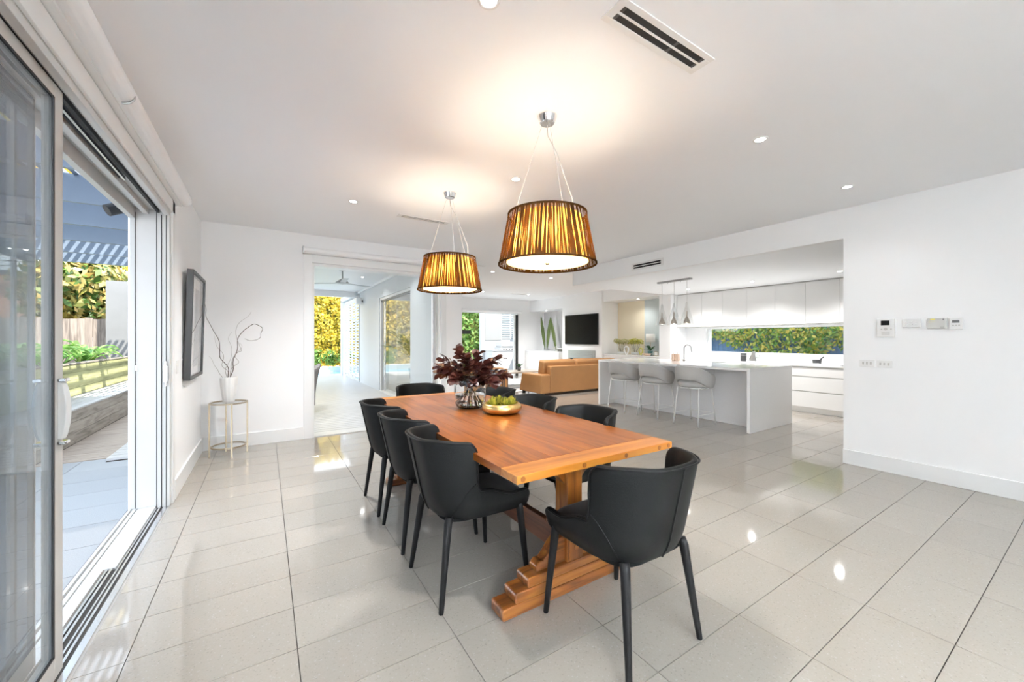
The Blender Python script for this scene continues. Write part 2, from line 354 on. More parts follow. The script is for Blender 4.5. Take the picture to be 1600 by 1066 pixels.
# left wall with the sliding door opening y -0.5..4.10, z 0..2.34
wall('wall_left', (-.89, XL, 4.10, 6.08, -.06, 2.95), (-.89, XL, -2.6, -.5, -.06, 2.95), (-.89, XL, -.5, 4.10, 2.36, 2.95))
# back wall of the dining area with the alfresco door opening x .53..2.36
wall('wall_back', (-.64, .53, YB, 6.08, -.06, 2.95), (2.36, 2.73, YB, 6.08, -.06, 2.95), (.53, 2.36, YB, 6.08, 2.35, 2.95))
wall('wall_right', (XR, XR + .12, -2.6, 1.61, 0, 2.72), (XR, XR + .12, 1.61, 5.95, ZK, 2.72))
wall('wall_rear', (-.64, -.3, -2.6, -2.5, 0, 2.72), (1.7, 8.8, -2.6, -2.5, 0, 2.72), (-.3, 1.7, -2.6, -2.5, 0, .95), (-.3, 1.7, -2.6, -2.5, 2.35, 2.72))
struct(B('window_1', -.3, 1.7, -2.56, -2.54, .95, 2.35, pane_m))  # assumed window, out of view, placed to let daylight in
wall('wall_kitchen', (8.8, 9.0, -2.6, 2.0, -.05, 2.95), (8.8, 9.0, 5.3, 5.82, -.05, 2.95), (8.8, 9.0, 2.0, 5.3, -.05, 1.02), (8.8, 9.0, 2.0, 5.3, 1.575, 2.95))
# living room wall with television pier, two niches and the slim pier beside the kitchen
wall('wall_living', (8.2, 8.8, 5.82, 6.14, 0, 2.72), (8.8, 9.0, 5.82, 11.9, 0, 2.95), (8.15, 8.8, 8.02, 9.78, 0, 2.72),
     (8.2, 8.8, 6.14, 8.02, 2.40, 2.72), (8.2, 8.8, 9.78, 11.7, 2.33, 2.72))
wall('wall_far', (2.73, 5.35, 11.7, 11.9, -.05, 2.95), (7.68, 9.0, 11.7, 11.9, -.05, 2.95), (5.35, 7.68, 11.7, 11.9, 2.25, 2.95))
# wall between the living room and the alfresco, glass door opening y 8.0..10.3
wall('wall_alfresco', (2.48, 2.73, 6.08, 7.75, -.05, 2.95), (2.48, 2.73, 10.3, 12.75, -.05, 2.95), (2.48, 2.73, 7.75, 10.3, 2.38, 2.95), mat=alfwall_m)
struct(MB().box(-.64, XR + .12, -2.6, YB, ZC, 2.95).box(2.73, XR + .12, YB, 11.7, ZC, 2.95).box(XR + .12, 8.8, 5.95, 11.7, ZC, 2.95)
       .build('ceiling', ceil_m))
struct(MB().box(XR + .12, 8.8, -2.6, 5.95, ZK, 2.95).box(XR, XR + .12, 5.945, 5.95, ZK, ZC).build('ceiling_kitchen', ceil_m))

def skirting(name, *boxes):
    m = MB()
    for b in boxes: m.box(*b)
    return struct(m.build(name, trim_m, bevel=.003))
skirting('baseboard_left', (XL, XL + .018, 4.19, YB, 0, .16))
skirting('baseboard_back', (XL + .018, .43, YB - .018, YB, 0, .16), (2.46, 2.73, YB - .018, YB, 0, .16))
skirting('baseboard_right', (XR - .018, XR, -2.5, 1.61, 0, .15))
skirting('baseboard_living', (8.13, 8.148, 8.02, 9.78, 0, .12), (7.75, 8.15, 11.682, 11.698, 0, .12))

# unseen block added above the house to keep sun off the patio
wall('wall_sun_block', (-.89, 9.0, -2.6, 6.08, 2.96, 5.9))
# ---- left sliding door frame (head, jamb, sill), leaf and blind
dr = struct(MB().build('door_1', alu_m)) if False else None
trim = struct(MB().box(XL, XL + .014, 4.10, 4.185, 0, 2.44).box(XL, XL + .014, -1.2, 4.185, 2.34, 2.44)
              .build('trim_1', trim_m, bevel=.003))
fr = struct(MB().box(-.875, -.72, 4.075, 4.10, 0, 2.36).box(-.72, -.640, 4.055, 4.10, 0, 2.36)
            .box(-.875, -.64, -.5, 4.075, 2.335, 2.36).box(-.88, -.845, -.5, 4.075, 2.25, 2.335).box(-.80, -.765, -.5, 4.075, 2.295, 2.335)
            .box(-.672, -.64, -.5, 4.075, 2.30, 2.335).build('door_1', alu_m, bevel=.002))
MB().box(-.715, -.700, -.5, 4.07, 2.312, 2.335).box(-.757, -.750, -.5, 3.3, 2.31, 2.335).build('head_channel', black_m, fr)
MB().box(-.738, -.727, -.5, 3.3, 2.302, 2.335).build('head_rail', silver_m, fr)
MB().box(-.7195, -.7165, 4.052, 4.075, 0, 2.335).box(-.845, -.842, 4.070, 4.075, 0, 2.3).build('jamb_gasket', black_m, fr)
MB().box(-.690, -.686, 4.050, 4.055, 0, 2.30).box(-.662, -.659, 4.050, 4.055, 0, 2.30).build('jamb_groove', dark_m, fr)
lk = MB().box(-.668, -.655, 4.035, 4.05, .95, 1.15).box(-.675, -.648, 4.03, 4.037, .985, 1.115).build('latch_plate', chrome_m, fr, bevel=.003)
B('strike_plate', -.845, -.83, 4.07, 4.074, 1.08, 1.12, silver_m, fr)
sill = struct(MB().box(-.90, -.64, -.5, 4.10, -.04, -.006).build('trim_2', alug_m))
MB().box(-.88, -.865, -.5, 4.075, -.006, .022).box(-.855, -.835, -.5, 4.075, -.006, .018).box(-.83, -.795, -.5, 4.075, -.006, .014).build('sill_lip', alu_m, sill, bevel=.002)
MB().box(-.795, -.722, 3.10, 4.075, -.006, .016).box(-.795, -.775, -.5, 3.10, -.006, .016).build('sill_cover', alu_m, sill, bevel=.002)
MB().box(-.772, -.77, -.5, 3.1, -.006, .006).box(-.765, -.755, -.5, 3.1, -.006, .012).box(-.745, -.735, -.5, 3.1, -.006, .014).build('sill_rail', silver_m, sill)
MB().box(-.72, -.712, -.5, 4.07, -.006, .006).box(-.700, -.690, -.5, 4.07, -.006, .010).box(-.678, -.650, -.5, 4.07, -.006, .004).build('inner_rail', silver_m, sill, bevel=.001)
MB().box(-.77, -.765, -.5, 3.1, -.006, .002).box(-.755, -.745, -.5, 3.1, -.006, .001).box(-.735, -.722, -.5, 4.07, -.006, .001).box(-.712, -.700, -.5, 4.07, -.006, .001).box(-.690, -.678, -.5, 4.07, -.006, .001).build('sill_gap', trackgap_m, sill)

def leaf_panel(name, lab, xc, y0, y1, z0, z1, stile, glass, grp=None, th=.036, gk=True):
    t = thing(name, lab, 'sliding door', (xc, (y0 + y1) / 2, z0), 0, grp)
    hy = (y1 - y0) / 2; H = z1 - z0
    B('stile', -th / 2, th / 2, hy - stile, hy, 0, H, alug_m, t, .002); B('stile', -th / 2, th / 2, -hy, -hy + stile, 0, H, alug_m, t, .002)
    B('top_rail', -th / 2, th / 2, -hy + stile, hy - stile, H - stile * .75, H, alug_m, t, .002)
    B('bottom_rail', -th / 2, th / 2, -hy + stile, hy - stile, 0, .085, alug_m, t, .002)
    B('glass_pane', .006, .012, -hy + stile, hy - stile, .085, H - stile * .75, glass, t)
    if gk:
        g = MB(); a, b, c, d = -hy + stile, hy - stile, .085, H - stile * .75
        g.box(.0125, .0182, b - .012, b, c, d).box(.0125, .0182, a, a + .012, c, d).box(.0125, .0182, a, b, d - .010, d).box(.0125, .0182, a, b, c, c + .010)
        g.build('gasket', black_m, t)
    return t
lp = leaf_panel('sliding_door_leaf', 'nearest glass sliding door leaf with grey frame and white pull handle', -.700, .55, 2.27, .012, 2.305, .07, door_glass_m)
# D pull handles: inner and outer
def pull(name, sgn, yc):
    h = thing(name, '', '', (0, 0, 0)); del h['label']; del h['category']; h.parent = lp
    prof = []
    N = 14; m = MB(); vs = []; fs = []
    for i in range(N + 1):
        a = i / N; z = -.105 + .21 * a; bow = .05 + .028 * math.sin(PI * a)
        for (x, y) in ((bow - .006, -.014), (bow + .006, -.010), (bow + .006, .010), (bow - .006, .014)): vs.append((sgn * x, y, z))
    for i in range(N):
        for k in range(4): fs.append((i * 4 + k, i * 4 + (k + 1) % 4, i * 4 + 4 + (k + 1) % 4, i * 4 + 4 + k))
    fs += [(0, 1, 2, 3), (N * 4, N * 4 + 1, N * 4 + 2, N * 4 + 3)]
    m.add(vs, fs)
    return h, m
for sgn in (1, -1):
    m = MB(); N = 16; vs = []; fs = []
    for i in range(N + 1):
        a = i / N; z = .92 + .225 * a; bow = .026 + .016 * math.sin(PI * a) ** .7
        for (x, y) in ((.018, -.010), (bow, -.012), (bow + .012, 0), (bow, .012), (.018, .010)): vs.append((sgn * x, .81 + y + .012, z))
    n = 5
    for i in range(N):
        for k in range(n): fs.append((i * n + k, i * n + (k + 1) % n, i * n + n + (k + 1) % n, i * n + n + k))
    fs += [tuple(range(n)), tuple(N * n + k for k in range(n))]
    hnd = m.add(vs, fs).build('pull_handle', alu_m, lp, bevel=.002)
    for z in (.905, 1.150): label(B('handle_cap', sgn * .018, sgn * .044, .802, .842, z - .007, z + .007, chrome_m, hnd, .003), 'chrome handle cap')
leaf_panel('sliding_door_leaf', 'second glass sliding door leaf parked behind the nearest one, tinted darker', -.785, .30, 2.34, .018, 2.29, .022, tint_m, None, .016, False)
leaf_panel('sliding_door_leaf', 'third glass sliding door leaf parked outermost behind the other two', -.825, .20, 2.32, .019, 2.245, .018, pane_m, None, .012, False)
for i, yy in enumerate((1.20, 1.29, 1.37)):
    pass
bl = thing('roller_blind', 'long white roller blind rolled up above the left sliding door', 'blind', (-.575, 1.6, 2.50))
MB().tube([(0, -2.6, 0), (0, 2.67, 0)], .048, 24).build('blind_roll', wall_m, bl, smooth=False)
MB().box(-.062, -.02, -2.6, 2.68, -.055, .05).build('backing_channel', trim_m, bl)
MB().box(-.03, .0, 2.672, 2.68, -.05, .05).build('end_bracket', trim_m, bl)
hk = MB().tube([(.0 + .045 * math.sin(a) + .0, .95 + .0, -.052 - .0 + .045 * (1 - math.cos(a)) - .004) for a in [x * .2 for x in range(0, 9)]], .005, 6).build('chain_hook', steel_m, bl)

# ---- back alfresco door
fr2 = struct(MB().box(.53, .56, 5.86, 6.06, -.01, 2.35).box(2.33, 2.36, 5.86, 6.06, -.01, 2.35).box(.56, 2.33, 5.86, 6.06, 2.315, 2.35)
             .box(.43, .53, YB - .016, YB, 0, 2.45).box(2.36, 2.45, YB - .016, YB, 0, 2.45).box(.53, 2.36, YB - .016, YB, 2.35, 2.45).build('door_2', trim_m, bevel=.003))
B('sill', .56, 2.33, 5.84, 6.08, -.04, .012, alug_m, fr2)
dl = thing('sliding_door_leaf', 'glass sliding door leaf of the rear alfresco opening, slim silver edge', 'sliding door', (0, 0, 0))
B('glass_pane', 1.70, 2.27, 5.955, 5.961, .04, 2.29, pane_m, dl)
B('stile', 2.262, 2.30, 5.94, 5.975, .012, 2.31, silver_m, dl); B('stile', 2.302, 2.33, 5.90, 5.94, .012, 2.31, alu_m, dl)
b2 = thing('roller_blind', 'white roller blind rolled up above the rear alfresco door', 'blind', (1.45, YB - .06, 2.50))
MB().tube([(-1.02, 0, 0), (1.0, 0, 0)], .036, 20).build('blind_roll', wall_m, b2); MB().box(-1.02, 1.0, .015, .055, -.04, .04).build('backing_channel', trim_m, b2)
B('end_bracket', -1.035, -1.02, -.03, .055, -.045, .045, steel_m, b2)

# ---- far living door (dark jamb, white blind)
fd = struct(MB().box(5.35, 7.68, 11.74, 11.86, 2.22, 2.25).box(5.35, 7.68, 11.74, 11.86, -.01, .01).box(5.35, 5.39, 11.74, 11.86, 0, 2.22).build('door_3', alu_m))
B('dark_jamb', 7.60, 7.68, 11.68, 11.78, 0, 2.19, black_m, fd); B('dark_stile', 5.40, 5.46, 11.70, 11.76, 0, 2.2, black_m, fd)
B('lock_box', 5.44, 5.78, 11.66, 11.72, 1.50, 1.62, black_m, fd)
B('white_jamb', 7.54, 7.60, 11.72, 11.80, 0, 2.2, alu_m, fd)
b3 = thing('roller_blind', 'white roller blind above the far living room door', 'blind', (6.55, 11.63, 2.28))
MB().tube([(-1.2, 0, 0), (1.22, 0, 0)], .045, 16).build('blind_roll', wall_m, b3); MB().box(-1.2, 1.22, .02, .07, -.05, .05).build('backing_channel', trim_m, b3)
B('end_bracket', -1.22, -1.12, -.045, .05, -.05, .06, black_m, b3)

# ---- kitchen window
kw = struct(MB().box(8.83, 8.97, 2.0, 2.05, 1.02, 1.575).box(8.83, 8.97, 5.26, 5.30, 1.02, 1.575).box(8.83, 8.97, 2.05, 5.26, 1.02, 1.035).box(8.83, 8.97, 2.05, 5.26, 1.56, 1.575).build('window_2', trim_m))
B('window_pane', 8.90, 8.906, 2.05, 5.26, 1.035, 1.56, pane_m, kw)
# ---- alfresco glass door into living room
kd = struct(MB().box(2.50, 2.60, 10.2, 10.3, 0, 2.38).box(2.50, 2.60, 7.75, 10.2, 2.32, 2.38).box(2.48, 2.70, 7.75, 10.3, -.02, .02).box(2.5, 2.6, 7.75, 7.80, 0, 2.38).build('door_4', alu_m))
B('glass_pane', 2.545, 2.551, 7.8, 10.2, .02, 2.32, door_glass_m, kd); B('stile', 2.53, 2.57, 9.98, 10.03, .02, 2.32, silver_m, kd)
B('track', 2.515, 2.53, 7.8, 10.2, 2.28, 2.32, steeld_m, kd)

# ------------------------------------------------------------------ ceiling lights, vents
glow_m = emis('downlight_glow', (1, .98, .94), 14)
def downlight(x, y, z, lab, w=1.0):
    t = thing('downlight', lab, 'downlight', (x, y, z), 0, 'recessed ceiling downlights')
    MB().lathe([(.032, -.001), (.034, -.004), (.046, -.004), (.048, 0)], 24).build('trim_ring', white_metal_m, t, smooth=True)
    MB().lathe([(.0, -.0015), (.033, -.0015)], 20).build('lens', glow_m, t)
    l = bpy.data.lights.new('downlight_lamp', 'SPOT'); l.energy = DOWNLIGHT_W * w; l.spot_size = 2.45; l.spot_blend = 1.0; l.shadow_soft_size = .05; l.color = (1, .995, .985)
    o = bpy.data.objects.new('downlight_lamp', l); C.objects.link(o); o.parent = t; o.location = (0, 0, -.03)
    return t
for a in [(.778, 1.402, ZC, 'recessed downlight at the top edge of the view, nearest the camera'),
          (2.924, 1.363, ZC, 'recessed downlight on the ceiling to the upper right of the near pendant', .35),
          (4.506, 1.358, ZC, 'recessed downlight nearest the blank right-hand wall', .15),
          (1.847, 2.845, ZC, 'recessed downlight just left of the near pendant cables', 1.3),
          (.754, 4.19, ZC, 'recessed downlight left of the far pendant, above the framed picture corner', 2.2),
          (3.97, 7.0, ZC, 'recessed downlight between the two pendant shades, further back'),
          (5.50, 7.0, ZC, 'recessed downlight just under the near shade, left of the bulkhead end', 2.4),
          (5.40, 10.1, ZC, 'recessed downlight beside the far pendant shade over the living room', 2.4),
          (6.93, 9.95, ZC, 'recessed downlight beside the far slot vent in the living room', 2.4),
          (7.68, 5.03, ZK, 'kitchen downlight behind the glass pendant cluster', 1.25),
          (7.67, 3.72, ZK, 'kitchen downlight above the middle wall cabinets', 1.25),
          (7.69, 2.41, ZK, 'kitchen downlight at the right end beside the opening edge', 1.25),
          (8.35, 10.9, 2.33, 'tiny downlight in the niche left of the television', .2),
          (8.40, 6.95, 2.40, 'tiny downlight in the niche right of the television', .25)]:
    downlight(*a)
def vent(lab, loc, L, Wd, rot=(0, 0, 0), n=2):
    t = thing('slot_vent', lab, 'air vent', loc); t.rotation_euler = rot; t['group'] = 'linear slot air vents'
    f = .012; m = MB(); sl = (Wd - 2 * .028 - (n - 1) * .010) / n
    m.box(-L / 2, L / 2, -Wd / 2, -Wd / 2 + .028, -.006, 0).box(-L / 2, L / 2, Wd / 2 - .028, Wd / 2, -.006, 0)
    m.box(-L / 2, -L / 2 + .04, -Wd / 2 + .028, Wd / 2 - .028, -.006, 0).box(L / 2 - .04, L / 2, -Wd / 2 + .028, Wd / 2 - .028, -.006, 0)
    for k in range(n - 1):
        y = -Wd / 2 + .028 + (k + 1) * sl + k * .01; m.box(-L / 2 + .04, L / 2 - .04, y, y + .010, -.006, 0)
    m.build('frame', white_metal_m, t, bevel=.001)
    MB().box(-L / 2 + .04, L / 2 - .04, -Wd / 2 + .028, Wd / 2 - .028, -.002, -.001).build('slot_backing', dark_m, t)
    for k in range(n):
        yy = -Wd / 2 + .028 + k * (sl + .01)
        for xx in (-L / 2 + .05, L * .12, L / 2 - .05): B('slot_clip', xx - .008, xx + .008, yy + .002, yy + sl - .002, -.004, -.002, steeld_m, t)
    return t
vent('double slot air vent on the ceiling above the near pendant', (1.56, 1.155, ZC), .66, .13)
vent('thin slot air vent on the ceiling left of the far pendant cables', (1.56, 4.375, ZC), .60, .11)
vent('short slot air vent peeking out right of the far pendant shade', (3.25, 6.55, ZC), .60, .10)
vent('distant slot air vent in the living room ceiling', (6.70, 10.06, ZC), .62, .10)
vent('black double slot air vent on the side of the kitchen bulkhead', (XR, 4.15, 2.535), .62, .12, (PI / 2, 0, PI / 2))

# ------------------------------------------------------------------ pendants
string_m, n_, l_, o_ = newmat('brown_string')
d_ = n_.new('ShaderNodeBsdfDiffuse'); t_ = n_.new('ShaderNodeBsdfTranslucent'); x_ = n_.new('ShaderNodeMixShader')
d_.inputs[0].default_value = (.040, .023, .010, 1); t_.inputs[0].default_value = (.30, .14, .02, 1); x_.inputs[0].default_value = .28
l_.new(d_.outputs[0], x_.inputs[1]); l_.new(t_.outputs[0], x_.inputs[2]); l_.new(x_.outputs[0], o_.inputs[0])
liner_m, n_, l_, o_ = newmat('amber_liner')
d_ = n_.new('ShaderNodeBsdfDiffuse'); t_ = n_.new('ShaderNodeBsdfTranslucent'); x_ = n_.new('ShaderNodeMixShader')
d_.inputs[0].default_value = (.80, .42, .09, 1); t_.inputs[0].default_value = (1, .56, .11, 1); x_.inputs[0].default_value = .6
l_.new(d_.outputs[0], x_.inputs[1]); l_.new(t_.outputs[0], x_.inputs[2]); l_.new(x_.outputs[0], o_.inputs[0])
disc_m, n_, l_, o_ = newmat('cream_diffuser')
d_ = n_.new('ShaderNodeBsdfDiffuse'); t_ = n_.new('ShaderNodeBsdfTranslucent'); x_ = n_.new('ShaderNodeMixShader')
d_.inputs[0].default_value = (.9, .78, .55, 1); t_.inputs[0].default_value = (1, .82, .50, 1); x_.inputs[0].default_value = .6
l_.new(d_.outputs[0], x_.inputs[1]); l_.new(t_.outputs[0], x_.inputs[2]); l_.new(x_.outputs[0], o_.inputs[0])
bulb_m = emis('warm_bulb', (1, .8, .5), 25)
cable_m = pbr('clear_cable', (.55, .54, .52), .3)
def pendant(x, y, lab):
    t = thing('pendant_lamp', lab, 'pendant lamp', (x, y, 0), 0, 'drum pendants over the dining table')
    MB().lathe([(.0, 2.672), (.042, 2.672), (.047, 2.677), (.062, 2.714), (.062, 2.72), (0, 2.72)], 28).build('canopy', chrome_m, t, smooth=False)
    zb, zt, rb, rt = 1.79, 2.10, .305, .245
    sh = bpy.data.objects.new('shade', None)
    m = MB(); rnd = random.Random(3)
    N = 490
    for k in range(N):
        a = 2 * PI * (k + rnd.uniform(-.35, .35)) / N; tw = rnd.gauss(0, .022) + .05 * math.sin(a * 5) * rnd.random(); w = rnd.choice((.5, .7, .9, 1.2, 1.6, 2.0)) * .0021
        pts = []
        for (r, z, aa) in ((rb, zb, a), ((rb + rt) / 2, (zb + zt) / 2, a + tw / 2), (rt, zt, a + tw)):
            r += rnd.uniform(-.0015, .0015)
            for sg in (-1, 1): pts.append(((r) * math.cos(aa + sg * w / r), (r) * math.sin(aa + sg * w / r), z))
        m.add(pts, [(0, 1, 3, 2), (2, 3, 5, 4)])
    so = stuff(m.build('string_shade', string_m, t))
    MB().lathe([(rb + .003, zb - .004), (rb + .003, zb + .006), (rb - .003, zb + .006), (rb - .003, zb - .004), (rb + .003, zb - .004)], 64).build('bottom_hoop', string_m, t)
    MB().lathe([(rt + .003, zt - .006), (rt + .003, zt + .006), (rt - .003, zt + .006), (rt - .003, zt - .006), (rt + .003, zt - .006)], 64).build('top_hoop', string_m, t)
    MB().lathe([(.255, zb + .012), (.207, zt - .012)], 64).build('inner_liner', liner_m, t, smooth=True)
    MB().lathe([(.0, zb + .010), (.253, zb + .010), (.255, zb + .016)], 64).build('diffuser_disc', disc_m, t, smooth=False)
    MB().lathe([(0, zb - .004), (.011, zb - .003), (.013, zb + .009)], 20).build('finial', brass_m, t, smooth=True)
    m = MB()
    for k in range(3):
        a = 2 * PI * k / 3 + .3; m.tube([(.0, 0, zb + .17), (rt * math.cos(a), rt * math.sin(a), zt - .005)], .002, 6)
        m.tube([(.255 * math.cos(a), .255 * math.sin(a), zb + .02), (rb * math.cos(a), rb * math.sin(a), zb + .003)], .002, 6)
    m.tube([(0, 0, zb), (0, 0, zb + .19)], .006, 8)
    m.build('spider_frame', chrome_m, t)
    for k in range(3):
        a = 2 * PI * k / 3 + 1.2; c = (.075 * math.cos(a), .075 * math.sin(a), zb + .13)
        MB().lathe([(0, -.05), (.018, -.045), (.028, -.02), (.022, .01), (.012, .03), (.012, .05)], 14, c).build('bulb', bulb_m, t, smooth=True)
        l = bpy.data.lights.new('pendant_bulb', 'POINT'); l.energy = 1.7; l.color = (1, .94, .86); l.shadow_soft_size = .03
        o = bpy.data.objects.new('pendant_bulb', l); C.objects.link(o); o.parent = t; o.location = (.11 * math.cos(a), .11 * math.sin(a), zb + .13)
    for k in range(3):
        a = 2 * PI * k / 3 + .3
        MB().tube([(.035 * math.cos(a), .035 * math.sin(a), 2.66), ((rt - .03) * math.cos(a), (rt - .03) * math.sin(a), zt)], .0014, 6).build('suspension_cable', cable_m, t)
    MB().tube([(.0, 0, 2.662), (.006, -.0, 2.60), (.06, -.02, 2.50), (.12, -.03, 2.35), (.165, -.05, 2.22), (.165, -.05, 2.16), (.13, -.03, 2.10), (.05, 0, 2.05), (0, 0, 2.0)], .0032, 8).build('power_cord', cable_m, t, smooth=True)
    return t
pendant(1.493, 1.939, 'larger-looking near pendant with brown string shade glowing amber over the table')
pendant(1.492, 3.457, 'far pendant with brown string shade, left of the near one over the table')

# ------------------------------------------------------------------ dining table
TX0, TX1, TY0, TY1, TZ = .869, 1.887, 1.33, 3.83, .76
tb = thing('dining_table', 'long honey pine trestle dining table with stepped feet', 'table', (1.378, 2.58, 0))
def TB(name, x0, x1, y0, y1, z0, z1, mat, bev=.003, parent=None):
    return B(name, x0 - 1.378, x1 - 1.378, y0 - 2.58, y1 - 2.58, z0, z1, mat, parent or tb, bev)
bw = .13
for y0, y1 in ((TY0, TY0 + bw), (TY1 - bw, TY1)): label(TB('breadboard_end', TX0, TX1, y0, y1, TZ - .036, TZ, tablex_m), 'lighter cross board at table end')
npl = 7; pw = (TX1 - TX0) / npl
for k in range(npl): TB('plank', TX0 + k * pw + .0004, TX0 + (k + 1) * pw - .0004, TY0 + bw + .0004, TY1 - bw - .0004, TZ - .036, TZ - .0004, table_m, .0012)
for k, x in enumerate((TX0 + .03, 1.24, 1.52, TX1 - .11, TX1 - .03)):
    m = MB().prism([(x - 1.378 + .012 * math.cos(a), TZ - .018 + .012 * math.sin(a)) for a in [2 * PI * i / 12 for i in range(12)]], TY0 - 2.58 - .0015, TY0 - 2.58 + .002, 'Y')
    m.build('peg', post_m, tb)
def trestle(yc, sg):
    # foot: stacked stepped boards, runs along x
    X0, X1 = .93, 1.826
    steps = [(.055, 0), (.105, .075), (.150, .150)]
    def stepped(z0, z1, ins, hw, nm):
        x0, x1 = X0 + ins, X1 - ins; r = .014
        poly = [(x0 + .004, z0)]
        poly += [(x0, z0 + .01)] + [(x0 + r - r * math.cos(a), z1 - r + r * math.sin(a)) for a in (.0, .4, .8, 1.2, PI / 2)]
        poly += [(x1 - r + r * math.cos(a), z1 - r + r * math.sin(a)) for a in (PI / 2, 1.2, .8, .4, 0)] + [(x1, z0 + .01), (x1 - .004, z0)]
        poly = [(p[0] - 1.378, p[1]) for p in poly]
        MB().prism(poly, yc - 2.58 - hw, yc - 2.58 + hw, 'Y').build(nm, foot_m, tb, bevel=.006)
    stepped(.003, .060, 0, .056, 'foot_board'); stepped(.060, .110, .072, .054, 'foot_board'); stepped(.110, .158, .145, .052, 'foot_board')
    for s_ in (-1, 1):
        pts = []
        xo = .235; # scroll bracket
        prof = [(-.045 - .0, .158), (-xo, .158), (-xo - .004, .185), (-xo + .02, .205), (-xo + .045, .203), (-xo + .07, .225), (-xo + .10, .262), (-xo + .13, .288), (-xo + .165, .292), (-.045, .275)]
        poly = [(s_ * p[0], p[1]) for p in prof]
        if s_ < 0: poly = poly[::-1]
        MB().prism(poly, yc - 2.58 - .03, yc - 2.58 + .03, 'Y').build('scroll_bracket', foot_m, tb, bevel=.005)
    TB('post', 1.378 - .052, 1.378 + .052, yc - .05, yc + .05, .158, .66, post_m, .006)
    TB('peg_block', 1.378 - .047, 1.378 + .047, yc - .062, yc - .045, .17, .30, post_m, .003)
    MB().prism([(.016 * math.cos(a), .235 + .016 * math.sin(a)) for a in [2 * PI * i / 12 for i in range(12)]], yc - 2.58 - .066, yc - 2.58 - .055, 'Y').build('peg', foot_m, tb)
    TB('top_bearer', 1.02, 1.736, yc - .045, yc + .045, .66, .724, foot_m, .006)
    # corbel under bearer
    for s_ in (-1, 1):
        poly = [(s_ * p[0], p[1]) for p in [(.05, .66), (.17, .66), (.15, .63), (.09, .605), (.05, .56)]]
        MB().prism(poly if s_ > 0 else poly[::-1], yc - 2.58 - .03, yc - 2.58 + .03, 'Y').build('corbel', post_m, tb, bevel=.004)
trestle(1.60, 1); trestle(3.56, -1)
TB('stretcher', 1.355, 1.401, 1.65, 3.51, .150, .285, beam_m, .006)
TB('stretcher_cap', 1.342, 1.414, 1.65, 1.76, .285, .315, beam_m, .01)

# ------------------------------------------------------------------ dining chairs
def sstep(a, b, x):
    t = max(0, min(1, (x - a) / (b - a))); return t * t * (3 - 2 * t)
def shell_pts(w, yc, b, yf, topf, botf, leanf, n_exp=2.5, nt=56, nv=9, th=.030, fine=None, rnd=.03):
    """closed U-shaped shell; returns MB and outer rim path"""
    cols = []
    ts = []
    N = nt
    for i in range(N + 1): ts.append(-1 + 2 * i / N)
    if fine:
        extra = [s_ * (fine[0] + (fine[1] - fine[0]) * k / 8) for k in range(9) for s_ in (-1, 1)]
        ts = sorted(set([round(t, 5) for t in ts + extra]))
    def plan(t):
        a = abs(t); sg = 1 if t >= 0 else -1
        if a < .5:
            an = a / .5 * PI / 2; x = w * math.sin(an) ** (2 / n_exp); y = yc - b * max(0, math.cos(an)) ** (2 / n_exp)
        else:
            k = (a - .5) / .5; x = w - .012 * k * k; y = yc + (yf - yc) * k
        return Vector((sg * x, y, 0))
    rim = []; V = []
    for t in ts:
        p = plan(t); q = plan(min(1, t + .01)) - plan(max(-1, t - .01)); nrm = Vector((q.y, -q.x, 0)).normalized()
        if nrm.dot(p - Vector((0, .05, 0))) < 0: nrm = -nrm
        zt, zb = topf(t, p), botf(t, p); th2 = th
        fe = (max(0, abs(t) - (1 - rnd * 3)) / (rnd * 3)) ** 3; zt -= rnd * fe; zb += rnd * fe
        col = []
        def out(z, off):
            l = leanf(t, p, z); return Vector((p.x, p.y, z)) + l + nrm * off
        for k in range(nv + 1):
            z = zb + (zt - zb) * k / nv; und = -.018 * (1 - sstep(zb, zb + .07, z)); col.append(out(z, und))
        rim.append(out(zt + .002, .002))
        col.append(out(zt + th * .35, -th * .25)); col.append(out(zt + th * .35, -th * .75))
        for k in range(nv, -1, -1):
            z = zb + (zt - zb) * k / nv; col.append(out(z, -th - (.0 if z > .55 else .0)))
        V.append(col)
    m = MB(); M = len(V[0]); vs = [v for c in V for v in c]; fs = []
    for i in range(len(V) - 1):
        for k in range(M): fs.append((i * M + k, i * M + (k + 1) % M, (i + 1) * M + (k + 1) % M, (i + 1) * M + k))
    fs.append(tuple(range(M))); fs.append(tuple((len(V) - 1) * M + k for k in range(M)))
    m.add(vs, fs); return m, rim
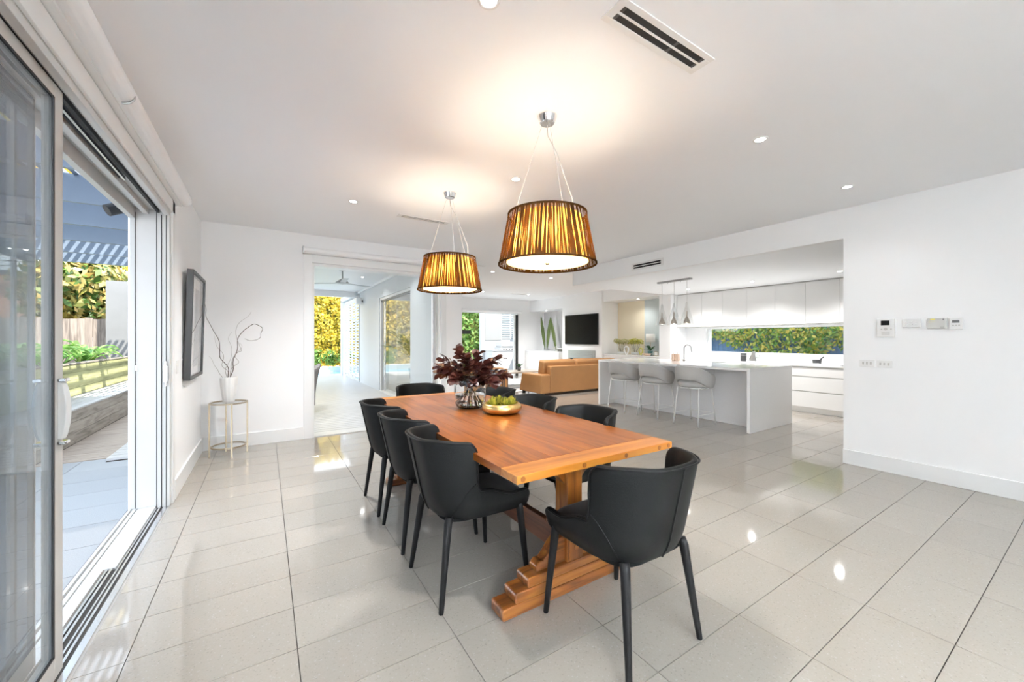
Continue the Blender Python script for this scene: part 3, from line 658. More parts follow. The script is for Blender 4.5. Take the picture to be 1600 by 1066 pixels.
def dining_chair(lab):
    t = thing('dining_chair', lab, 'chair', (0, 0, 0), 0, 'charcoal dining chairs around the table')
    def top(tt, p):
        a = abs(tt); s_ = 1 - sstep(.375, .465, a)
        back = .815 - .012 * sstep(.2, .40, a)
        arm = .560 - .055 * sstep(.45, .80, a)
        return arm + (back - arm) * s_
    def bot(tt, p): return .415 - .01 * abs(tt)
    def lean(tt, p, z):
        h = (z - .42) / .39; a = abs(tt); sg = 1 if tt > 0 else -1
        bx = sg * .035 * sstep(.15, .5, a) * max(0, h) * (1 - .5 * sstep(.6, 1, a)); by = -.085 * max(0, h) * (1 - sstep(.12, .45, a))
        fwd = .045 * sstep(.34, .43, a) * sstep(.60, .80, z) * (1 - sstep(.5, .6, a))
        return Vector((bx, by + fwd, 0))
    m, rim = shell_pts(.250, -.01, .235, .27, top, bot, lean, fine=(.34, .50))
    m.build('backrest', leather_m, t, smooth=True, sub=1)
    MB().tube(rim[2:-2], .0042, 6).build('piping', piping_m, t, smooth=True)
    # centre back seam
    sm = [Vector((0, -.245 + -.085 * max(0, (z - .42) / .39) - .0015 + .018 * (1 - sstep(.415, .485, z)), z)) for z in [.42 + .0395 * k for k in range(11)]]
    MB().tube(sm, .0045, 6).build('back_seam', piping_m, t, smooth=True)
    for sg in (-1, 1):
        pts = []
        for k in range(9):
            z = .60 - .175 * k / 8; a = .43 - .16 * (k / 8) ** .8
            if a < .5: an = a / .5 * PI / 2; x = .25 * math.sin(an) ** .8; y = -.01 - .235 * math.cos(an) ** .8
            else: x = .25; y = -.01 + .28 * (a - .5) / .5
            l = lean(a, None, z); pts.append(Vector((sg * (x + l.x + .001 - (.016 * (1 - sstep(.415, .485, z)))), y + l.y, z)))
        MB().tube(pts, .0022, 5).build('side_seam', piping_m, t, smooth=True)
    # seat pan + cushion
    def pad(hw, y0, y1, z0, z1, name, mat, bul):
        m = MB(); n = 28; vs = []; rows = [(0, z0), (.9, z0), (1, z0 + .012), (1, z1 - .018), (.96, z1 - .004), (.85, z1 + bul * .4), (.5, z1 + bul), (0, z1 + bul * 1.1)]
        cy, hy = (y0 + y1) / 2, (y1 - y0) / 2
        for s_, z in rows:
            for k in range(n):
                a = 2 * PI * k / n; ca, sa = math.cos(a), math.sin(a); e = .42
                vs.append((hw * s_ * math.copysign(abs(ca) ** e, ca), cy + hy * s_ * math.copysign(abs(sa) ** e, sa), z))
        fs = [(i * n + k, i * n + (k + 1) % n, (i + 1) * n + (k + 1) % n, (i + 1) * n + k) for i in range(len(rows) - 1) for k in range(n)]
        return m.add(vs, fs).build(name, mat, t, smooth=True)
    pad(.222, -.215, .262, .400, .430, 'seat_base', leather_m, 0)
    pad(.216, -.20, .278, .425, .478, 'seat_cushion', fabric_black_m, .012)
    for sx in (-1, 1):
        MB().tube([(sx * .185, -.190, .43), (sx * .190, -.200, .405), (sx * .228, -.252, .004), (sx * .228, -.252, 0)], [.021, .0205, .0125, .011], 14).build('leg', chairleg_m, t, smooth=True)
        MB().tube([(sx * .210, .205, .43), (sx * .212, .210, .405), (sx * .243, .245, .004), (sx * .243, .245, 0)], [.021, .0205, .0125, .011], 14).build('leg', chairleg_m, t, smooth=True)
    return t
ch = dining_chair('charcoal dining chair on the left side, nearest the camera')
spots = [(.965, 1.985, -PI / 2, None), (.965, 2.60, -PI / 2, 'charcoal dining chair on the left side, middle of the row'),
         (.965, 3.205, -PI / 2, 'charcoal dining chair on the left side, furthest from the camera'),
         (1.80, 2.07, PI / 2, 'charcoal dining chair on the kitchen side, nearest the camera'),
         (1.80, 2.74, PI / 2, 'charcoal dining chair on the kitchen side, middle of the row'),
         (1.80, 3.38, PI / 2, 'charcoal dining chair on the kitchen side, furthest from the camera'),
         (1.39, 1.255, 0, 'charcoal dining chair at the near head of the table, its back to the camera'),
         (1.42, 3.98, PI, 'charcoal dining chair at the far head of the table')]
for i, (x, y, r, lab) in enumerate(spots):
    o = ch if i == 0 else copy_tree(ch)
    o.location = (x, y, 0); o.rotation_euler = (0, 0, r)
    if lab: o['label'] = lab

# ------------------------------------------------------------------ vase, bouquet, bowl
VX, VY = 1.425, 2.885
vs_ = thing('glass_vase', 'large clear glass vase half full of water on the table', 'vase', (VX, VY, TZ))
MB().lathe([(0, 0), (.085, 0), (.112, .014), (.127, .045), (.130, .10), (.130, .215), (.126, .240), (.110, .254), (.092, .262), (.088, .272), (.084, .272), (.087, .258), (.105, .249), (.121, .236), (.125, .215), (.125, .10), (.122, .050), (.108, .022), (.085, .010), (0, .010)], 48).build('vase_body', glass_m, vs_, smooth=True)
MB().lathe([(0, .0105), (.085, .0105), (.1075, .0225), (.1215, .050), (.1245, .10), (.1245, .112), (0, .112)], 48).build('vase_water', water_m, vs_, smooth=False)
bq = thing('leaf_bouquet', 'bouquet of dark burgundy leafy branches standing in the glass vase', 'bouquet', (VX, VY, TZ))
lm = MB(); L = .074; hw = [.003, .014, .026, .032, .032, .022, .004]
vsl = []; 
for i, w_ in enumerate(hw):
    y = L * i / 6; z = -.010 * (i / 6 - .4) ** 2 * 4
    vsl += [(-w_, y, z + .005), (0, y, z), (w_, y, z + .005)]
lm.add(vsl, [(i * 3 + k, i * 3 + k + 1, i * 3 + 4 + k, i * 3 + 3 + k) for i in range(6) for k in range(2)])
leaf_me = lm.mesh('leaf', True); leaf_me.materials.append(burg_m)
rb_ = random.Random(11)
rt_ = Vector((cY, -sY, 0)); fwv = Vector((sY, cY, 0))
stems = [(-.27, .02, .335), (-.21, -.06, .40), (-.10, .05, .46), (-.26, .08, .27), (-.02, -.05, .40), (.06, .05, .43), (.15, -.02, .36), (.24, .05, .40), (.30, -.02, .27), (.20, -.09, .22), (.03, -.12, .22), (-.13, -.11, .25)]
for k, (r, d, z) in enumerate(stems):
    tip = rt_ * r + fwv * d + Vector((0, 0, z)); mouth = rt_ * (r * .10) + fwv * (d * .15) + Vector((0, 0, .235))
    foot = -(rt_ * r * .33) - fwv * (d * .5) + Vector((rb_.uniform(-.02, .02), rb_.uniform(-.02, .02), .025))
    ctrl = mouth.lerp(tip, .45) + Vector((0, 0, .035))
    pts = [foot.lerp(mouth, i / 4) for i in range(5)] + [((1 - a) ** 2) * mouth + 2 * a * (1 - a) * ctrl + a * a * tip for a in [j / 7 for j in range(1, 8)]]
    MB().tube(pts, [.0035] * 5 + [.003 - .0002 * j for j in range(7)], 6).build('stem', twig_m, bq, smooth=True)
    for j in range(24):
        a = .20 + .80 * (j / 23); p = ((1 - a) ** 2) * mouth + 2 * a * (1 - a) * ctrl + a * a * tip
        dr_ = (tip - ctrl).normalized(); th = j * 2.4 + rb_.uniform(-.3, .3); sp = .95 * (1 - a * .35)
        o1 = dr_.orthogonal().normalized(); o2 = dr_.cross(o1)
        dv = (dr_ * (.35 + .6 * a * a) + (o1 * math.cos(th) + o2 * math.sin(th)) * sp).normalized()
        if dv.z < -.6: dv.z = -.6
        q = dv.to_track_quat('Y', 'Z').to_euler(); s_ = rb_.uniform(.7, 1.12)
        o = place('leaf', leaf_me, bq, loc=p); o.rotation_euler = q; o.rotation_euler.rotate_axis('Y', rb_.uniform(-.7, .7)); o.scale = (s_, s_, s_)
BX, BY = 1.527, 2.55
bo = tag(MB().lathe([(0, .002), (.10, .002), (.135, .012), (.152, .035), (.150, .058), (.138, .074), (.128, .078), (.124, .074), (.134, .058), (.136, .036), (.12, .018), (0, .014)], 56).build('gold_bowl', gold_m, smooth=True), 'shallow brushed gold bowl on the table beside the glass vase', 'bowl')
bo.location = (BX, BY, TZ)
def artichoke(x, y, z, R, lab, seed):
    t = thing('artichoke', lab, 'artichoke', (x, y, z), 0, 'green artichokes in the gold bowl'); r_ = random.Random(seed)
    MB().lathe([(0, 0), (R * .4, .004), (R * .55, R * .5), (R * .3, R * .9), (0, R * 1.0)], 12).build('heart', green_m, t, smooth=True)
    m = MB(); l_ = R * .95; w_ = R * .27
    m.add([(-w_ * .5, 0, 0), (w_ * .5, 0, 0), (-w_, l_ * .5, R * .10), (0, l_ * .45, -R * .0), (w_, l_ * .5, R * .10), (0, l_, R * .30)], [(0, 1, 3), (0, 3, 2), (1, 4, 3), (2, 3, 5), (3, 4, 5)])
    me = m.mesh('scale_leaf', True); me.materials.append(green_m)
    for ring, (n, zz, rr, el) in enumerate(((9, .15, .45, .25), (9, .35, .42, .55), (8, .55, .34, .8), (7, .72, .22, 1.0), (5, .85, .10, 1.25))):
        for k in range(n):
            a = 2 * PI * (k + .5 * (ring % 2)) / n + r_.uniform(-.12, .12)
            o = place('scale_leaf', me, t, loc=(R * rr * math.cos(a), R * rr * math.sin(a), R * zz)); o.rotation_euler = (el + r_.uniform(-.12, .12), 0, a - PI / 2)
r0, f0 = rt_, fwv
for k, (a, b, R, lab) in enumerate([(-.068, -.01, .046, 'leftmost green artichoke in the gold bowl'), (-.022, .045, .046, 'green artichoke at the back of the gold bowl, second from left'),
                                    (.025, -.018, .044, 'green artichoke in the middle front of the gold bowl'), (.072, .012, .046, 'rightmost green artichoke in the gold bowl')]):
    p = Vector((BX, BY, 0)) + r0 * a + f0 * b; artichoke(p.x, p.y, TZ + .040, R * 1.08, lab, k)

# ------------------------------------------------------------------ picture, side table, twigs
pf = thing('framed_picture', 'black box-framed picture hanging on the left wall near the corner', 'picture', (-.612, 5.02, .94)); pf.rotation_euler = (0, math.radians(1.5), 0)
W2, H2, D2 = .425, 1.03, .05
MB().box(-.02, D2 - .02, -W2, -W2 + .03, 0, H2).box(-.02, D2 - .02, W2 - .03, W2, 0, H2).box(-.02, D2 - .02, -W2 + .03, W2 - .03, 0, .03).box(-.02, D2 - .02, -W2 + .03, W2 - .03, H2 - .03, H2).build('frame', framb_m, pf, bevel=.002)
B('backing_print', -.018, -.012, -W2 + .03, W2 - .03, .03, H2 - .03, paper_m, pf)
B('print_block', -.012, -.0115, -.30, .02, .30, .72, artl_m, pf); B('print_block', -.0115, -.011, .06, .36, .10, .90, artg_m, pf); B('print_block', -.011, -.0105, .10, .22, .55, .85, framb_m, pf)
B('glazing', .018, .020, -W2 + .03, W2 - .03, .03, H2 - .03, pane_mat('picture_glazing', (.98, .98, .98), 1.2), pf)
st = thing('side_table', 'tall slender brass and glass round side table in the corner', 'side table', (-.352, 5.49, 0))
def ring(R, z, r=.007, n=40): 
    m = MB(); N = 40; pts = [(R * math.cos(2 * PI * k / N), R * math.sin(2 * PI * k / N), z) for k in range(N)]
    vs = []; fs = []
    for k, p in enumerate(pts):
        a = 2 * PI * k / N
        for q in ((r, r), (r, -r), (-r, -r), (-r, r)): vs.append(((R + q[0]) * math.cos(a), (R + q[0]) * math.sin(a), z + q[1]))
    for k in range(N):
        for j in range(4): fs.append((k * 4 + j, k * 4 + (j + 1) % 4, ((k + 1) % N) * 4 + (j + 1) % 4, ((k + 1) % N) * 4 + j))
    return m.add(vs, fs)
ring(.175, .598).build('top_ring', brass_m, st); ring(.16, .105).build('lower_ring', brass_m, st)
MB().lathe([(0, .590), (.168, .590), (.168, .598), (0, .598)], 40).build('glass_top', door_glass_m, st)
MB().lathe([(0, .100), (.153, .100), (.153, .106), (0, .106)], 40).build('glass_shelf', door_glass_m, st)
for k in range(4):
    a = PI * .5 * k + .21; x, y = .178 * math.cos(a), .178 * math.sin(a)
    B('leg', x - .008, x + .008, y - .008, y + .008, 0, .605, brass_m, st)
va = thing('ribbed_vase', 'white ribbed ceramic vase holding curly twigs on the brass side table', 'vase', (-.352, 5.49, .605))
m = MB(); n = 60; rows = [(.052, 0), (.058, .01), (.072, .10), (.083, .20), (.086, .27), (.084, .285), (.078, .285), (.075, .20), (.05, .03), (0, .03)]
vs = []; 
for i, (r, z) in enumerate(rows):
    for k in range(n):
        a = 2 * PI * k / n; rr = r * (1 - (.055 * (.5 + .5 * math.cos(a * 12)) if i < 6 else 0)); vs.append((rr * math.cos(a), rr * math.sin(a), z))
fs = [(i * n + k, i * n + (k + 1) % n, (i + 1) * n + (k + 1) % n, (i + 1) * n + k) for i in range(len(rows) - 1) for k in range(n)] + [tuple(range(n))]
m.add(vs, fs).build('vase_body', ceramic_m, va, smooth=True)
tw = thing('curly_twigs', 'bundle of dark curly willow twigs standing in the white ribbed vase', 'twigs', (-.352, 5.49, .605))
def twig(pts, r0, nm, mat, seed, wob=.012):
    # pts: (right offset, height) in metres, plus depth
    rr = random.Random(seed); P = [rt_ * a + fwv * d + Vector((0, 0, z)) for a, z, d in pts]; out = []
    for i in range(len(P) - 1):
        p0 = P[max(0, i - 1)]; p1 = P[i]; p2 = P[i + 1]; p3 = P[min(len(P) - 1, i + 2)]
        for j in range(8):
            t = j / 8; q = .5 * ((2 * p1) + (p2 - p0) * t + (2 * p0 - 5 * p1 + 4 * p2 - p3) * t * t + (3 * p1 - p0 - 3 * p2 + p3) * t ** 3)
            u = (i * 8 + j) * .55 + seed; out.append(q + rt_ * math.sin(u) * wob * .6 + fwv * math.cos(u * .8) * wob)
    out.append(P[-1]); n = len(out)
    MB().tube(out, [r0 * (1 - .75 * k / n) for k in range(n)], 6).build(nm, mat, tw, smooth=True)
twig([(0, .03, 0), (.0, .30, 0), (-.05, .45, 0), (-.115, .56, .0), (-.10, .68, 0), (-.125, .80, -.06), (-.145, .93, -.12), (-.155, 1.06, -.15), (-.17, 1.24, -.19)], .0055, 'twig', twig_m, 1)
twig([(0.01, .03, 0), (.02, .30, 0), (.06, .45, 0), (.09, .62, .0), (.125, .76, 0), (.20, .84, 0), (.30, .89, 0), (.375, .84, 0), (.37, .76, 0), (.28, .70, 0), (.18, .72, 0)], .0055, 'twig', twig_m, 2)
twig([(.0, .05, 0), (-.02, .32, 0), (-.08, .42, .02), (-.10, .56, .03), (-.17, .66, .03), (-.19, .76, .03)], .003, 'twig', twigl_m, 3)
twig([(.0, .05, 0), (.01, .34, 0), (.10, .55, -.02), (.16, .60, -.02), (.10, .74, -.02), (.09, .86, 0), (.18, .95, .0), (.26, 1.03, 0)], .003, 'twig', twigl_m, 4)
twig([(.0, .05, 0), (-.03, .30, 0), (-.02, .45, .02), (.02, .60, .03), (-.03, .72, .03), (.01, .80, .03)], .0028, 'twig', twigl_m, 5)
twig([(.0, .05, 0), (-.06, .30, -.02), (-.12, .36, -.02), (-.16, .46, -.02), (-.21, .52, -.02)], .0028, 'twig', twigl_m, 6)
twig([(.0, .05, 0), (.05, .36, -.02), (.12, .46, -.02), (.09, .54, -.02), (.16, .62, -.02), (.13, .68, 0)], .0028, 'twig', twigl_m, 7)
sw = thing('light_switch', 'small white light switch on the left wall below the picture edge', 'light switch', (XL, 4.34, 1.085))
B('plate', 0, .008, -.035, .035, -.055, .055, white_metal_m, sw, .002); B('rocker', .008, .012, -.01, .01, -.015, .015, white_metal_m, sw, .001)

# ------------------------------------------------------------------ right wall devices
def dev(name, lab, cat, y0, y1, z0, z1, d=.022, mat=None):
    t = thing(name, lab, cat, (XR, (y0 + y1) / 2, (z0 + z1) / 2)); w, h = abs(y1 - y0) / 2, (z1 - z0) / 2
    B('housing', -d, 0, -w, w, -h, h, mat or white_metal_m, t, .003); return t, w, h
# local +y is to the left in view
t, w, h = dev('intercom_panel', 'white video intercom with a small dark screen, leftmost on the right wall', 'intercom', 1.203, 1.335, 1.345, 1.525)
B('screen', -.024, -.022, -.028, .035, .025, .072, tv_m, t); m = MB().tube([(-.022, 0, -.012), (-.026, 0, -.012)], .014, 16).build('call_button', alug_m, t)
for yy in (.03, -.04): B('button', -.024, -.022, yy - .006, yy + .006, -.017, -.008, alug_m, t)
for k in range(5): B('speaker_slot', -.0235, -.022, -.03, .03, -.045 - k * .007, -.042 - k * .007, alug_m, t)
t, w, h = dev('wall_keypad', 'white rectangular keypad panel, second from the left on the right wall', 'keypad', 1.022, 1.148, 1.435, 1.518, .030)
for i in range(4):
    for j in range(2): B('button', -.0325, -.030, .035 - i * .022 - .006, .035 - i * .022 + .006, .01 - j * .022 - .005, .01 - j * .022 + .005, white_metal_m if i % 2 else silver_m, t, .001)
pal = pbr('alarm_grey', (.60, .60, .58), .4); yel = pbr('alarm_yellow', (.75, .66, .15), .5); lcd = pbr('lcd_grey', (.16, .16, .16), .3)
t, w, h = dev('alarm_panel', 'pale grey alarm panel with a yellow-lit strip, third on the right wall', 'alarm panel', .858, .980, 1.418, 1.517, .024, pal)
B('display_strip', -.026, -.024, -.025, .052, .028, .044, alug_m, t); B('yellow_display', -.027, -.026, .012, .042, .030, .042, yel, t)
for k in range(4): B('indicator_mark', -.0255, -.024, .016 + k * .009, .021 + k * .009, .012, .016, yel, t)
B('button', -.026, -.024, -.045, -.035, .030, .040, lcd, t); B('print_line', -.0245, -.024, -.045, -.02, -.036, -.033, lcd, t)
t, w, h = dev('thermostat', 'small white thermostat with grey display, rightmost on the right wall', 'thermostat', .762, .842, 1.408, 1.514, .02)
B('display', -.022, -.020, -.020, .024, .008, .032, lcd, t)
for yy in (.018, 0, -.018): B('button', -.022, -.020, yy - .006, yy + .006, -.018, -.010, alug_m, t)
for y0, y1, z1, lab in ((1.352, 1.476, 1.112, 'left white light switch plate below the intercom'), (1.222, 1.340, 1.110, 'right white light switch plate below the intercom')):
    t, w, h = dev('light_switch', lab, 'light switch', y0, y1, z1 - .072, z1, .009); t['group'] = 'switch plates on the right wall'
    for yy in (.03, 0, -.03): B('rocker', -.013, -.009, yy - .007, yy + .007, -.014, .014, alug_m, t, .001)
pk = struct(MB().box(XR + .03, XR + .09, 1.61, 1.617, .0, 1.0).box(XR + .03, XR + .09, 1.61, 1.617, 1.1, 2.4).build('trim_3', alug_m))

# ------------------------------------------------------------------ kitchen
ki = thing('kitchen_island', 'long white stone kitchen island with waterfall ends', 'kitchen island', (6.36, 4.265, 0))
def KI(n, x0, x1, y0, y1, z0, z1, m, b=.002): return B(n, x0 - 6.36, x1 - 6.36, y0 - 4.265, y1 - 4.265, z0, z1, m, ki, b)
KI('benchtop', 5.72, 7.0, 2.80, 5.73, .87, .91, stone_m); KI('end_panel', 5.72, 7.0, 2.80, 2.845, 0, .87, stone_m); KI('end_panel', 5.72, 7.0, 5.685, 5.73, 0, .87, stone_m)
KI('body', 6.14, 6.96, 2.845, 5.685, .0, .87, stoneg_m); KI('sink_recess', 6.62, 6.93, 3.75, 4.35, .9101, .9115, steel_m)
for k in range(1, 4): KI('panel_joint', 6.138, 6.14, 2.845 + k * .71 - .0015, 2.845 + k * .71 + .0015, 0, .87, artl_m, 0)
lc = thing('base_cabinet_run', 'long run of white kitchen drawer cabinets under the window', 'cabinet', (8.5, 3.3, 0))
def LC(n, x0, x1, y0, y1, z0, z1, m, p=None, b=.002): return B(n, x0 - 8.5, x1 - 8.5, y0 - 3.3, y1 - 3.3, z0, z1, m, p or lc, b)
LC('carcass', 8.215, 8.79, .8, 5.81, .10, .83, white_gloss_m); LC('toe_kick', 8.25, 8.6, .8, 5.81, 0, .10, white_gloss_m)
for c0, c1 in ((.8, 2.1), (2.104, 3.40), (3.404, 4.6), (4.604, 5.81)):
    for z0, z1 in ((.105, .375), (.393, .640), (.658, .815)):
        LC('drawer', 8.195, 8.215, c0, c1, z0, z1, white_gloss_m, None, .0015)
    for z0 in (.375, .640, .815): LC('finger_groove', 8.208, 8.2165, c0, c1, z0, z0 + .018, alug_m, None, 0)
tag(B('benchtop', 8.18, 8.79, .8, 5.81, .835, .865, stone_m, None, .002), 'white stone benchtop running beneath the kitchen window', 'benchtop')
B('splashback', 8.79, 8.80, .8, 5.81, .865, 1.02, white_gloss_m)['kind'] = 'structure'
uc = thing('wall_cabinet_run', 'row of tall white handleless wall cabinets above the kitchen window', 'cabinet', (8.62, 3.3, 1.6))
B('carcass', -.15, .17, -2.5, 2.52, .012, .78, white_gloss_m, uc)
B('light_pelmet', -.17, .17, -2.5, 2.52, 0, .012, alug_m, uc)
ys = [5.815, 5.19, 4.71, 4.20, 3.67, 3.16, 2.65, 2.14, 1.6, 1.0]
for a, b in zip(ys[:-1], ys[1:]): B('door', -.17, -.15, b - 3.3 + .0018, a - 3.3 - .0018, .005, .775, white_gloss_m, uc, .001)
B('shadow_gap', -.14, .17, -2.5, 2.52, .78, .80, alug_m, uc)
# tap
tp = tag(MB().tube([(0, 0, 0), (0, 0, .02)], .026, 16).tube([(0, 0, 0), (0, 0, .23)] + [(.0, -.075 + .075 * math.cos(a), .23 + .075 * math.sin(a)) for a in [x * PI / 10 for x in range(1, 10)]] + [(0, -.152, .20), (0, -.158, .175)], .0105, 12).build('kitchen_tap', steel_m, smooth=True), 'arched brushed steel tap on the kitchen island', 'tap'); tp.location = (6.75, 4.50, .91)
for k, (yy, lab) in enumerate(((4.63, 'blush pump bottle on the island, left one of the pair'), (4.55, 'blush pump bottle on the island, right one beside the tap'))):
    t = thing('soap_bottle', lab, 'soap bottle', (6.62, yy, .91), 0, 'blush pump bottles beside the tap')
    MB().box(-.03, .03, -.032, .032, 0, .13).build('bottle_body', peach_m, t, bevel=.006); MB().tube([(0, 0, .13), (0, 0, .165)], .008, 10).tube([(0, 0, .163), (-.03, 0, .165)], .006, 8).build('pump', cream_m, t)
t = thing('black_canister', 'black cylindrical canister on the bench below the kitchen window', 'canister', (8.5, 4.29, .865))
MB().lathe([(0, 0), (.055, 0), (.057, .01), (.057, .16), (.05, .165), (0, .165)], 28).build('canister_body', pot_m, t, smooth=False); MB().lathe([(.058, .12), (.059, .122), (.059, .126), (.058, .128)], 28).build('lid_line', steel_m, t)
t = thing('cone_kettle', 'steel cone-shaped kettle on the bench below the kitchen window', 'kettle', (8.5, 4.09, .865))
MB().lathe([(0, 0), (.085, 0), (.088, .01), (.035, .19), (.028, .205), (0, .21)], 28).build('kettle_body', chrome_m, t, smooth=False); MB().lathe([(0, .208), (.01, .21), (.014, .235), (0, .245)], 14).build('knob', black_m, t)
MB().tube([(0, -.03, .19), (0, -.09, .18), (0, -.11, .12), (0, -.09, .05)], .007, 8).build('kettle_handle', steel_m, t, smooth=True)
t = thing('mortar', 'black stone mortar holding a pestle on the bench at the right', 'mortar', (8.5, 3.0, .865))
MB().lathe([(0, 0), (.06, 0), (.065, .01), (.07, .085), (.062, .085), (.05, .02), (0, .02)], 24).build('mortar_bowl', pot_m, t, smooth=False)
tag(MB().tube([(0, 0, .03), (0, -.10, .14)], [.018, .011], 12).build('pestle', pot_m, smooth=True), 'black pestle leaning in the stone mortar', 'pestle').location = (8.5, 3.0, .865)
t = thing('open_book', 'open cookbook lying on the benchtop at the right end', 'book', (8.36, 2.90, .8655)); t.rotation_euler = (0, 0, .1)
for sg in (-1, 1):
    m = MB(); m.prism([(0, .0), (0, .004), (sg * .05, .022), (sg * .12, .018), (sg * .20, .006), (sg * .20, 0)], -.13, .13, 'X'); m.build('pages', paper_m, t)
tag(B('cooktop', 8.28, 8.70, 1.75, 2.60, .8655, .871, tv_m), 'black glass cooktop set in the benchtop by the opening edge', 'cooktop')

# glass pendant cluster
cone_m = pane_mat('cone_glass', (.95, .955, .955), 1.65)
pc = thing('pendant_cluster', 'kitchen light with three clear glass cones hung from a steel bar', 'pendant lamp', (6.3, 4.40, ZK))
MB().box(-.035, .035, -.34, .34, -.03, 0).build('ceiling_bar', steel_m, pc, bevel=.003)
for yy in (-.255, 0, .255):
    MB().tube([(0, yy, -.03), (0, yy, -.5)], .003, 6).build('cable', cable_m, pc)
    g = MB().lathe([(.012, -.42), (.022, -.44), (.030, -.50), (.080, -.66), (.115, -.80), (.117, -.82), (.114, -.82), (.077, -.66), (.027, -.50), (.019, -.44), (.009, -.42)], 28, (0, yy, 0)).build('glass_cone', cone_m, pc, smooth=True)
    MB().lathe([(.010, -.58), (.012, -.64), (.014, -.68), (.032, -.71), (.052, -.76), (.056, -.795), (.050, -.795), (.03, -.72), (0, -.69)], 24, (0, yy, 0)).build('inner_bell', copper_m, pc, smooth=True)
    MB().lathe([(0, -.80), (.03, -.79), (.03, -.76), (0, -.74)], 14, (0, yy, 0)).build('bulb', emis('cluster_bulb', (1, .95, .85), 4), pc, smooth=True)
for yy in (-.13, .13): MB().tube([(0, yy, -.03), (0, yy, -.045)], .008, 8).build('bar_screw', steel_m, pc)

# bar stools (face +x, toward the island)
def bar_stool(lab):
    t = thing('bar_stool', lab, 'stool', (0, 0, 0), 0, 'grey upholstered stools at the island')
    def top(tt, p): a = abs(tt); return .895 - .125 * sstep(.12, .72, a)
    def bot(tt, p): a = abs(tt); return .690 - .125 * sstep(.10, .62, a)
    def lean(tt, p, z):
        h = (z - .6) / .28; a = abs(tt); return Vector((0, -.04 * h * (1 - sstep(.2, .6, a)), 0))
    m, rim = shell_pts(.262, -.02, .235, .17, top, bot, lean, 2.2, 48, 6, .045, None, .07)
    m.build('backrest', grey_fab_m, t, smooth=True, sub=1)
    m = MB(); n = 28; rows = [(0, .575), (.85, .575), (.97, .590), (1, .62), (.97, .65), (.85, .662), (.4, .668), (0, .668)]
    vs = [(.222 * s_ * math.copysign(abs(math.cos(2 * PI * k / n)) ** .7, math.cos(2 * PI * k / n)), .0 + .215 * s_ * math.copysign(abs(math.sin(2 * PI * k / n)) ** .7, math.sin(2 * PI * k / n)), z) for s_, z in rows for k in range(n)]
    m.add(vs, [(i * n + k, i * n + (k + 1) % n, (i + 1) * n + (k + 1) % n, (i + 1) * n + k) for i in range(len(rows) - 1) for k in range(n)]).build('seat', grey_fab_m, t, smooth=True)
    N = 32; MB().tube([(.205 * math.copysign(abs(math.cos(2 * PI * k / N)) ** .7, math.cos(2 * PI * k / N)), .195 * math.copysign(abs(math.sin(2 * PI * k / N)) ** .7, math.sin(2 * PI * k / N)), .565) for k in range(N + 1)], .010, 8).build('seat_frame', white_metal_m, t, smooth=True)
    for sx in (-1, 1):
        for sy in (-1, 1): MB().tube([(sx * .175, sy * .165, .57), (sx * .208, sy * .235, 0)], .0105, 10).build('leg', white_metal_m, t, smooth=True)
    MB().tube([(-.198, .215, .17), (.198, .215, .17)], .0065, 8).build('footrest', white_metal_m, t)
    for sx in (-1, 1): MB().tube([(sx * .198, .212, .17), (sx * .198, -.212, .17)], .004, 8).build('side_rail', white_metal_m, t)
    return t
s0 = bar_stool('grey upholstered bar stool with white legs, nearest the camera end of the island')
for i, (y, lab) in enumerate(((3.62, None), (4.33, 'grey upholstered bar stool with white legs, middle of three'), (5.03, 'grey upholstered bar stool with white legs, furthest along the island'))):
    o = s0 if i == 0 else copy_tree(s0); o.location = (5.70, y, 0); o.rotation_euler = (0, 0, -PI / 2)
    if lab: o['label'] = lab

# ------------------------------------------------------------------ living room
tvt = thing('television', 'black wall-mounted television above the fireplace', 'television', (8.15, 8.87, 1.165)); tvt.rotation_euler = (0, 0, 0)
B('casing', -.05, -.002, -.725, .725, 0, .91, tvf_m, tvt, .004); B('screen', -.052, -.05, -.715, .715, .012, .90, tv_m, tvt)
fp = thing('fireplace', 'grey steel gas fireplace set into the wall below the television', 'fireplace', (8.15, 8.88, .44))
B('surround', -.02, 0, -.60, .60, 0, .55, steel_m, fp, .003)
for k in range(3): B('louvre', -.035, -.02, -.50, .50, .43 - k * .05, .455 - k * .05, steel_m, fp, .003)
B('firebox', -.025, -.02, -.50, .50, .05, .30, black_m, fp)
for (nm, y0, y1, zt, lab) in (('low_cabinet', 9.78, 11.69, .915, 'low white cabinet in the niche left of the television'), ('low_cabinet', 6.14, 8.01, .90, 'low white cabinet in the niche right of the television')):
    x0 = 8.0 if y0 > 9 else 8.2
    t = thing(nm, lab, 'cabinet', (8.4, (y0 + y1) / 2, 0), 0, 'built-in cabinets beside the television'); w = (y1 - y0) / 2 - .002
    B('body', x0 - 8.4 + .02, .395, -w, w, 0, zt - .03, white_gloss_m, t); B('cabinet_top', x0 - 8.4, .395, -w, w, zt - .028, zt, stone_m, t, .002)
    for k in range(3): B('door', x0 - 8.4 + .002, x0 - 8.4 + .02, -w + k * w * 2 / 3 + .002, -w + (k + 1) * w * 2 / 3 - .002, .08, zt - .045, white_gloss_m, t, .001)
nm1 = thing('painted_niche_mirror', 'tall mirror at the back of the right niche, reflection painted in cream and blue-grey', 'panel', (8.785, 7.07, .90))  # mirror reflection painted as two flat coloured sheets
B('cream_sheet', 0, .012, -.02, .93, 0, 1.49, creamp_m, nm1); B('reflection_sheet', 0, .012, -.92, -.022, 0, 1.49, bluegrey_m, nm1)
nm2 = tag(B('mirror', 8.785, 8.797, 9.80, 11.60, .93, 2.31, pbr('grey_mirror', (.72, .72, .73), .15, .6)), 'grey mirror panel at the back of the left niche', 'mirror')
